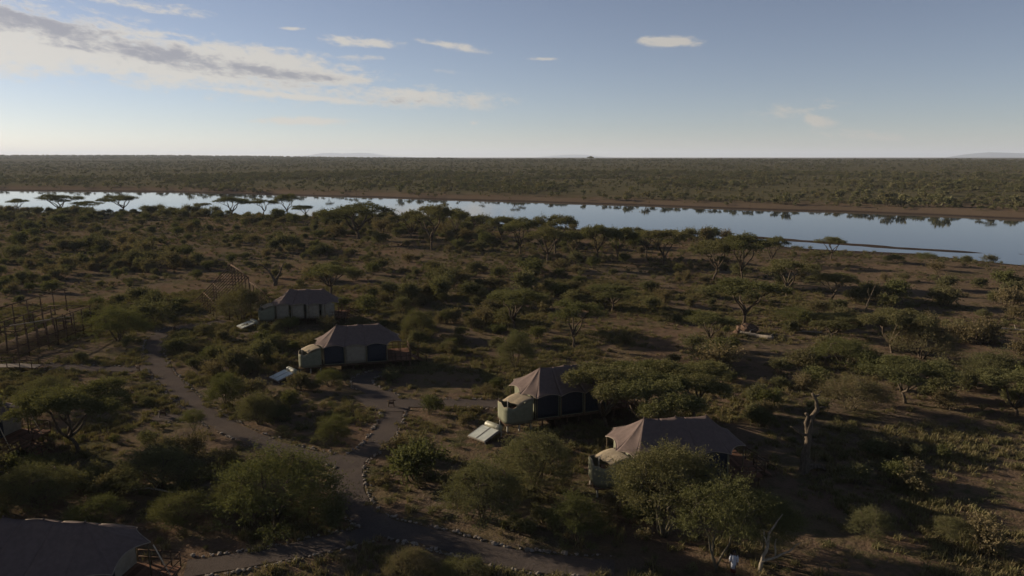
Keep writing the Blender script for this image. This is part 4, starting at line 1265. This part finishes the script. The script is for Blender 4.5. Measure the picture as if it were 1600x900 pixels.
order = np.argsort(-size); px_, py_, ps_ = [], [], []
grid = {}
for i in order:      # thin out bushes that would sit inside one another
    gx, gy = int(x[i] // 5), int(y[i] // 5); bad = False
    for a in (-1, 0, 1):
        for b in (-1, 0, 1):
            for (u, v, w) in grid.get((gx + a, gy + b), ()):
                if (u - x[i]) ** 2 + (v - y[i]) ** 2 < (0.50 * (w + size[i])) ** 2: bad = True
    if not bad:
        grid.setdefault((gx, gy), []).append((x[i], y[i], size[i])); px_.append(x[i]); py_.append(y[i]); ps_.append(size[i])
x, y, size = np.array(px_), np.array(py_), np.array(ps_)
z = terrain(x, y)
kind = rs.choice(8, len(x), p=[.18, .13, .15, .12, .12, .13, .07, .10])
rot = rs.random(len(x)) * 6.28
stretch = rs.uniform(0.75, 1.15, len(x))
U = np.array([to_px(a, b, c) for a, b, c in zip(x, y, z)])
vis = (U[:, 0] > -10) & (U[:, 0] < 1610) & (U[:, 1] < 915)
app = np.where(vis, size * F_PX / U[:, 2], 0)
big = np.argsort(-app)[:300]
is_big = np.zeros(len(x), bool); is_big[big] = True

LAND = [  # landmarks in photo pixels, for telling the shrubs apart in words
    (465, 485, 'small far tent'), (545, 550, 'middle tent'), (860, 625, 'dark net tent'), (1045, 700, 'tent behind the thorn tree'), (90, 860, 'nearest tent'),
    (10, 660, 'tent at the left edge'), (382, 510, 'farthest water heater'), (435, 588, 'middle water heater'), (758, 677, 'largest water heater'), (1256, 690, 'tall dead trunk'),
    (1165, 510, 'termite mound'), (1190, 525, 'white fallen log'), (75, 515, 'unfinished tent frame'), (350, 450, 'sloping roof lattice'), (430, 430, 'V-shaped dead tree'),
    (555, 735, 'path fork'), (570, 820, 'lower path junction'), (250, 560, 'upper end of the long path'), (330, 655, 'bend of the long left path'), (145, 650, 'large left umbrella acacia'),
    (430, 760, 'huge round thorn bush'), (1085, 610, 'tent grove acacia with forked trunk'), (1145, 885, 'person'), (1190, 870, 'pale broken stump'), (1320, 548, 'bright rounded bush'),
    (1415, 600, 'umbrella acacia on the right plain'), (1298, 395, 'lone acacia by the inlet'), (1355, 470, 'leaning dead snag'), (560, 360, 'widest lakeside acacia'), (674, 370, 'tall slim-trunked acacia'),
    (1037, 400, 'straight pale trunk by the shore'), (1115, 420, 'pair of acacias by the shore'), (805, 490, 'dark umbrella acacia on the plain'), (897, 510, 'straight-stemmed acacia on the plain'), (1230, 440, 'acacia with fanned pale limbs'),
    (519, 435, 'flat acacia behind the far tent'), (611, 632, 'forecourt marker'), (1580, 517, 'pale branch near the right edge'), (1272, 521, 'thin white fallen branch'), (800, 540, 'pale thorn tree above the net tent'), (1488, 830, 'round pale bush at lower right'), (1360, 815, 'dark bush at lower right'), (750, 862, 'bottom stretch of path'), (655, 500, 'dense bush behind the middle tent')]
ORD = ['nearest', 'second', 'third', 'fourth', 'fifth', 'sixth', 'seventh', 'eighth', 'ninth', 'tenth', 'eleventh', 'twelfth', 'thirteenth', 'fourteenth', 'fifteenth']
slots = {}
for i in big:
    u, v = U[i, 0], U[i, 1] - app[i] * 0.5
    k = min(range(len(LAND)), key=lambda q: math.hypot(LAND[q][0] - u, (LAND[q][1] - v) * 1.4))
    du, dv = u - LAND[k][0], (v - LAND[k][1]) * 1.4
    side = ('right of' if du > 0 else 'left of') if abs(du) > abs(dv) else ('below' if dv > 0 else 'above')
    slots.setdefault((k, side, SHR_NAME[kind[i]]), []).append((math.hypot(du, dv), i))
lab = {}
for (k, side, cn), L in slots.items():
    L.sort()
    for n_, (d, i) in enumerate(L):
        lab[i] = f"{ORD[min(n_, 14)]} {cn} shrub {side} the {LAND[k][2]}" if len(L) > 1 else f"{cn} shrub {side} the {LAND[k][2]}"
for n_, i in enumerate(big):
    r = size[i]; pr = SHR[kind[i]]
    if n_ < 150:
        o = empty('shrub', (x[i], y[i], z[i]), rot[i])
        put('stems', pr[0], o, (0, 0, 0)); put('foliage', pr[1], o, (0, 0, 0))
    else:
        o = link(bpy.data.objects.new('shrub', SHR_ONE[kind[i]])); o.location = (x[i], y[i], z[i]); o.rotation_euler = (0, 0, rot[i])
    o.scale = (r * rs.uniform(.8, 1.25), r * rs.uniform(.8, 1.25), r * stretch[i])
    tag(o, lab[i], 'shrub', 'shrubs of the scrubland')

# ------------------------------------------------------------------ scattered cover (uncountable): geometry-node instances
def scatter_object(name, label, cat, pts, scl, rz, pick, sources, zs=None):
    me = bpy.data.meshes.new(name)
    n = len(pts)
    me.vertices.add(n); me.vertices.foreach_set('co', np.asarray(pts, np.float32).ravel())
    S = np.stack([scl, scl, scl * (zs if zs is not None else 1.0)], 1).astype(np.float32)
    Rr = np.stack([np.zeros(n), np.zeros(n), rz], 1).astype(np.float32)
    a = me.attributes.new('size3', 'FLOAT_VECTOR', 'POINT'); a.data.foreach_set('vector', S.ravel())
    a = me.attributes.new('turn', 'FLOAT_VECTOR', 'POINT'); a.data.foreach_set('vector', Rr.ravel())
    a = me.attributes.new('pick', 'INT', 'POINT'); a.data.foreach_set('value', np.asarray(pick, np.int32))
    o = link(bpy.data.objects.new(name, me)); tag(o, label, cat, kind='stuff')
    g = bpy.data.node_groups.new(name + '_scatter', 'GeometryNodeTree')
    g.interface.new_socket('Geometry', in_out='INPUT', socket_type='NodeSocketGeometry')
    g.interface.new_socket('Geometry', in_out='OUTPUT', socket_type='NodeSocketGeometry')
    N = g.nodes; L = g.links
    gi = N.new('NodeGroupInput'); go = N.new('NodeGroupOutput'); jn = N.new('GeometryNodeJoinGeometry')
    def attr(nm, t):
        q = N.new('GeometryNodeInputNamedAttribute'); q.data_type = t; q.inputs['Name'].default_value = nm; return q.outputs['Attribute']
    s3, tr, pk = attr('size3', 'FLOAT_VECTOR'), attr('turn', 'FLOAT_VECTOR'), attr('pick', 'INT')
    for k, mesh in enumerate(sources):
        src = bpy.data.objects.new(name + '_plant', mesh)
        oi = N.new('GeometryNodeObjectInfo'); oi.inputs['Object'].default_value = src; oi.inputs['As Instance'].default_value = True
        cmp_ = N.new('FunctionNodeCompare'); cmp_.data_type = 'INT'; cmp_.operation = 'EQUAL'
        isock = [q for q in cmp_.inputs if q.type == 'INT']
        L.new(pk, isock[0]); isock[1].default_value = k
        ip = N.new('GeometryNodeInstanceOnPoints')
        L.new(gi.outputs[0], ip.inputs['Points']); L.new(cmp_.outputs[0], ip.inputs['Selection']); L.new(oi.outputs['Geometry'], ip.inputs['Instance'])
        er = N.new('FunctionNodeEulerToRotation'); L.new(tr, er.inputs[0]); L.new(er.outputs[0], ip.inputs['Rotation']); L.new(s3, ip.inputs['Scale'])
        L.new(ip.outputs[0], jn.inputs[0])
    L.new(jn.outputs[0], go.inputs[0])
    md = o.modifiers.new('scatter', 'NODES'); md.node_group = g
    return o
rest = np.where(~is_big)[0]
scatter_object('shrubland', 'remaining small shrubs scattered over the plain', 'shrubs', np.stack([x[rest], y[rest], z[rest]], 1), size[rest], rot[rest], kind[rest], SHR_ONE, stretch[rest])

# low scrub and herbs
SMALL = [shrub_proto(400 + k, 60, 7, .20, h=.9, lm=q, open_=.5) for k, q in enumerate(['leaf_shrub', 'leaf_green', 'leaf_dry', 'leaf_shrub'])]
SMALL = [joined('low_scrub', b, a) for a, b in SMALL]
gx, gy = scatter(60000, 32, 400, 44)
c1 = fbm(gx * 0.10 + 31, gy * 0.10 + 7, 3); c2 = fbm(gx * 0.03 + 1, gy * 0.03 + 17, 3)
wn = sstep(0.45, 0.62, c1 * .6 + c2 * .4) * 0.9 + 0.07 + 0.15 * sstep(110, 200, gy)
wn *= sstep(0, 25, y_near(gx) - gy) * (1 - 0.6 * sstep(0.12, 0.55, gx / gy) * sstep(60, 110, gy))
kp = (rs.random(len(gx)) < wn) & (path_gap(gx, gy) > 0.3) & (tent_gap(gx, gy) > -0.01)
gx, gy = gx[kp], gy[kp]
gs = np.clip(rs.lognormal(-1.15, 0.4, len(gx)), .14, .75) * np.where(np.hypot(gx, gy) > 150, 1.4, 1.0)
scatter_object('low_scrub', 'low scrub and herbs covering the soil', 'scrub', np.stack([gx, gy, terrain(gx, gy) - .02], 1), gs, rs.random(len(gx)) * 6.28, rs.choice(4, len(gx), p=[.35, .2, .2, .25]), SMALL)

# grass tufts
def tuft(seed, n=34):
    rg = np.random.default_rng(seed); Q = []
    for _ in range(n):
        a = rg.random() * 6.28; b0 = np.array([rg.normal(0, .22), rg.normal(0, .22), 0])
        d = np.array([math.cos(a), math.sin(a), 0]); s = np.array([-d[1], d[0], 0])
        h = rg.uniform(.25, .75); l = rg.uniform(.1, .42); w = .035
        tip = b0 + d * l + np.array([0, 0, h]); mid = b0 + d * l * .4 + np.array([0, 0, h * .6])
        Q.append([b0 - s * w, b0 + s * w, mid + s * w * .8, mid - s * w * .8]); Q.append([mid - s * w * .8, mid + s * w * .8, tip + s * .004, tip - s * .004])
    return leaf_mesh('grass_tuft', np.array(Q), M['grass'])
tx, ty = scatter(120000, 31, 150, 43)
c1 = fbm(tx * 0.13 + 3, ty * 0.13 + 27, 4)
kp = (rs.random(len(tx)) < (sstep(0.44, 0.66, c1) * 0.55 + 0.03) * (1 - 0.6 * sstep(0.12, 0.5, tx / ty) * sstep(55, 90, ty))) & ((path_gap(tx, ty) > 0.75) | ((path_gap(tx, ty) > -0.2) & (rs.random(len(tx)) < 0.35))) & (tent_gap(tx, ty) > 0)
tx, ty = tx[kp], ty[kp]
scatter_object('grass', 'dry grass tufts growing between the shrubs', 'grass', np.stack([tx, ty, terrain(tx, ty) - .02], 1), rs.uniform(.35, .95, len(tx)), rs.random(len(tx)) * 6.28, rs.integers(0, 4, len(tx)), [tuft(500 + k) for k in range(4)], rs.uniform(.5, 1.0, len(tx)))

# bush across the lake: reads as one mass
FARB = [shrub_proto(450 + k, 46, 6, .34, h=[1.2, 1.0, 1.4][k], lm='far_leaf', open_=.2) for k in range(3)]
FARB = [joined('far_bush', b, a) for a, b in FARB]
n = 75000
ang = np.radians(rs.uniform(-41, 41, n)); rr = np.sqrt(rs.uniform(330 ** 2, 1100 ** 2, n)); far_part = rs.random(n) < 0.45
rr = np.where(far_part, np.sqrt(rs.uniform(900 ** 2, 2600 ** 2, n)), rr)
fx, fy = rr * np.sin(ang), rr * np.cos(ang)
tf = fy - y_far(fx)
cl = fbm(fx * 0.012, fy * 0.012, 4)
kp = (tf > 5) & (rs.random(n) < sstep(2, 34, tf + 14 * (fx < 0)) * (0.15 + 0.85 * sstep(.40, .57, cl)))
fx, fy, tf = fx[kp], fy[kp], tf[kp]
fs = np.clip(rs.lognormal(0.12, 0.55, len(fx)), .45, 4.0)
scatter_object('far_bushland', 'dense bush covering the plain across the lake', 'bushland', np.stack([fx, fy, terrain(fx, fy) - .1], 1), fs, rs.random(len(fx)) * 6.28, rs.integers(0, 3, len(fx)), FARB, rs.uniform(.7, 1.15, len(fx)))
# taller flat trees standing out of that bush
FART = [umbrella_proto(600 + k, pads=8, dens=.28, leaf=.6) for k in range(3)]
FART = [joined('far_tree', b, a) for a, b in FART]
n = 1500
ang = np.radians(rs.uniform(-41, 41, n)); rr = np.sqrt(rs.uniform(380 ** 2, 2500 ** 2, n))
fx, fy = rr * np.sin(ang), rr * np.cos(ang); tf = fy - y_far(fx)
kp = tf > 22; fx, fy = fx[kp], fy[kp]
scatter_object('far_trees', 'far flat-topped trees merging into the bush across the lake', 'trees', np.stack([fx, fy, terrain(fx, fy) - .1], 1), rs.uniform(.25, .62, len(fx)), rs.random(len(fx)) * 6.28, rs.integers(0, 3, len(fx)), FART)
# wood on the long ridge far left
n = 6000
fx = rs.uniform(-4200, -300, n); fy = rs.uniform(3000, 4500, n)
scatter_object('ridge_wood', 'dark wood on the far ridge at the left', 'wood', np.stack([fx, fy, terrain(fx, fy) - .2], 1), rs.uniform(3.0, 6.0, n), rs.random(n) * 6.28, rs.integers(0, 3, n), FARB)

# ------------------------------------------------------------------ the person on the ground at the bottom
def person():
    p = at_z(1145, 903, 0)
    root = tag(empty('person', (p.x, p.y, hz(p.x, p.y)), R(-20)), 'person in a white shirt and reddish cloth walking at the bottom', 'person')
    V = {'pel': (0, 0, .95, .13), 'waist': (0, 0, 1.10, .12), 'chest': (0, .01, 1.32, .145), 'neck': (0, 0, 1.47, .055), 'head0': (0, -.01, 1.56, .075), 'head1': (0, -.015, 1.66, .088), 'head2': (0, -.01, 1.73, .06)}
    E = [('pel', 'waist'), ('waist', 'chest'), ('chest', 'neck'), ('neck', 'head0'), ('head0', 'head1'), ('head1', 'head2')]
    for s, n in ((-1, 'l'), (1, 'r')):
        V.update({n + 'sh': (s * .18, 0, 1.40, .06), n + 'el': (s * .23, .03 * s, 1.13, .042), n + 'wr': (s * .22, -.10 + .05 * s, .90, .03), n + 'pm': (s * .215, -.14 + .05 * s, .82, .028),
                  n + 'hip': (s * .09, 0, .88, .09), n + 'kn': (s * .09, -.06 * s - .02, .48, .058), n + 'an': (s * .09, .05 * s, .09, .038), n + 'to': (s * .10, .05 * s - .17, .04, .032)})
        E += [('chest', n + 'sh'), (n + 'sh', n + 'el'), (n + 'el', n + 'wr'), (n + 'wr', n + 'pm'), ('pel', n + 'hip'), (n + 'hip', n + 'kn'), (n + 'kn', n + 'an'), (n + 'an', n + 'to')]
        for k in range(4):
            a = (s * (.205 + .0), -.165 + .05 * s + .016 * k, .79 - .004 * k, .009); b = (s * .195, -.17 + .05 * s + .016 * k, .74 + (.01 if k in (0, 3) else 0), .008)
            V[n + f'f{k}a'] = a; V[n + f'f{k}b'] = b; E += [(n + 'pm', n + f'f{k}a'), (n + f'f{k}a', n + f'f{k}b')]
        V[n + 'th'] = (s * .19, -.19 + .05 * s, .83, .01); E.append((n + 'wr', n + 'th'))
    V['nose'] = (0, -.115, 1.635, .016); E.append(('head1', 'nose'))
    ks = list(V); me = bpy.data.meshes.new('body'); me.from_pydata([V[k][:3] for k in ks], [(ks.index(a), ks.index(b)) for a, b in E], [])
    o = link(bpy.data.objects.new('body', me), root)
    md = o.modifiers.new('skin', 'SKIN')
    for i, k in enumerate(ks):
        me.skin_vertices[0].data[i].radius = (V[k][3], V[k][3] * (0.72 if k in ('chest', 'waist', 'pel') else 1)); me.skin_vertices[0].data[i].use_root = k == 'pel'
    o.modifiers.new('smooth', 'SUBSURF').levels = 1
    o.modifiers['smooth'].render_levels = 2
    me.materials.append(plain('skin', (0.075, 0.042, 0.028), 0.6, 0.3, .1, 10))
    def rings(name, prof, m, parent=root, n=18, off=(0, 0)):
        b = MB(); vs = []; fs = []
        for (z, rx, ry) in prof:
            for k in range(n):
                a = 2 * math.pi * k / n; w = 1 + .05 * math.sin(a * 5 + z * 9)
                vs.append((off[0] + rx * math.cos(a) * w, off[1] + ry * math.sin(a) * w, z))
        for i in range(len(prof) - 1):
            for k in range(n): fs.append((i * n + k, i * n + (k + 1) % n, (i + 1) * n + (k + 1) % n, (i + 1) * n + k))
        b.add(vs, fs); q = b.build(name, m, parent, True); solidify(q, .008); return q
    shirt = plain('white_shirt', (0.36, 0.37, 0.41), .9, .2, .06, 8); cloth = plain('red_cloth', (0.10, 0.030, 0.022), .9, .2, .2, 8)
    rings('shirt', [(.56, .17, .14), (.9, .165, .13), (1.1, .15, .115), (1.3, .17, .125), (1.40, .17, .115), (1.455, .085, .075)], shirt)
    for s in (-1, 1):
        b = MB(); b.tube([(s * .15, 0, 1.41), (s * .2, .01 * s, 1.28), (s * .232, .03 * s, 1.13), (s * .228, -.03 + .03 * s, 1.0)], [.085, .075, .062, .052], 10); b.build('sleeve', shirt, root, True)
    rings('wrap', [(.30, .17, .15), (.6, .155, .135), (.86, .15, .115)], cloth)
    b = MB(); b.tube([(0, .02, 1.60), (0, .022, 1.68), (0, .015, 1.735), (0, .01, 1.79)], [.098, .112, .098, .03], 12); b.build('hair', plain('black_hair', (.012, .01, .01), .8, .3, .2, 20), root, True)
person()

# ------------------------------------------------------------------ haze: one closed box of even thin air
def haze():
    b = MB(); x0, x1, y0, y1, z0, z1 = -42000, 42000, -42000, 42000, -7.0, 340.0
    b.add([(x0, y0, z0), (x1, y0, z0), (x1, y1, z0), (x0, y1, z0), (x0, y0, z1), (x1, y0, z1), (x1, y1, z1), (x0, y1, z1)],
          [(3, 2, 1, 0), (4, 5, 6, 7), (0, 1, 5, 4), (1, 2, 6, 5), (2, 3, 7, 6), (3, 0, 4, 7)])
    m = bpy.data.materials.new('haze_air'); m.use_nodes = True; N = NT(m.node_tree); N.n.clear()
    out = N.node('ShaderNodeOutputMaterial'); v = N.node('ShaderNodeVolumePrincipled')
    v.inputs['Color'].default_value = (0.72, 0.82, 1.0, 1); v.inputs['Density'].default_value = HAZE
    v.inputs['Anisotropy'].default_value = 0.1
    N.l.new(v.outputs[0], out.inputs['Volume'])
    o = b.build('haze', m); tag(o, kind='stuff')
HAZE = 4.2e-5
haze()
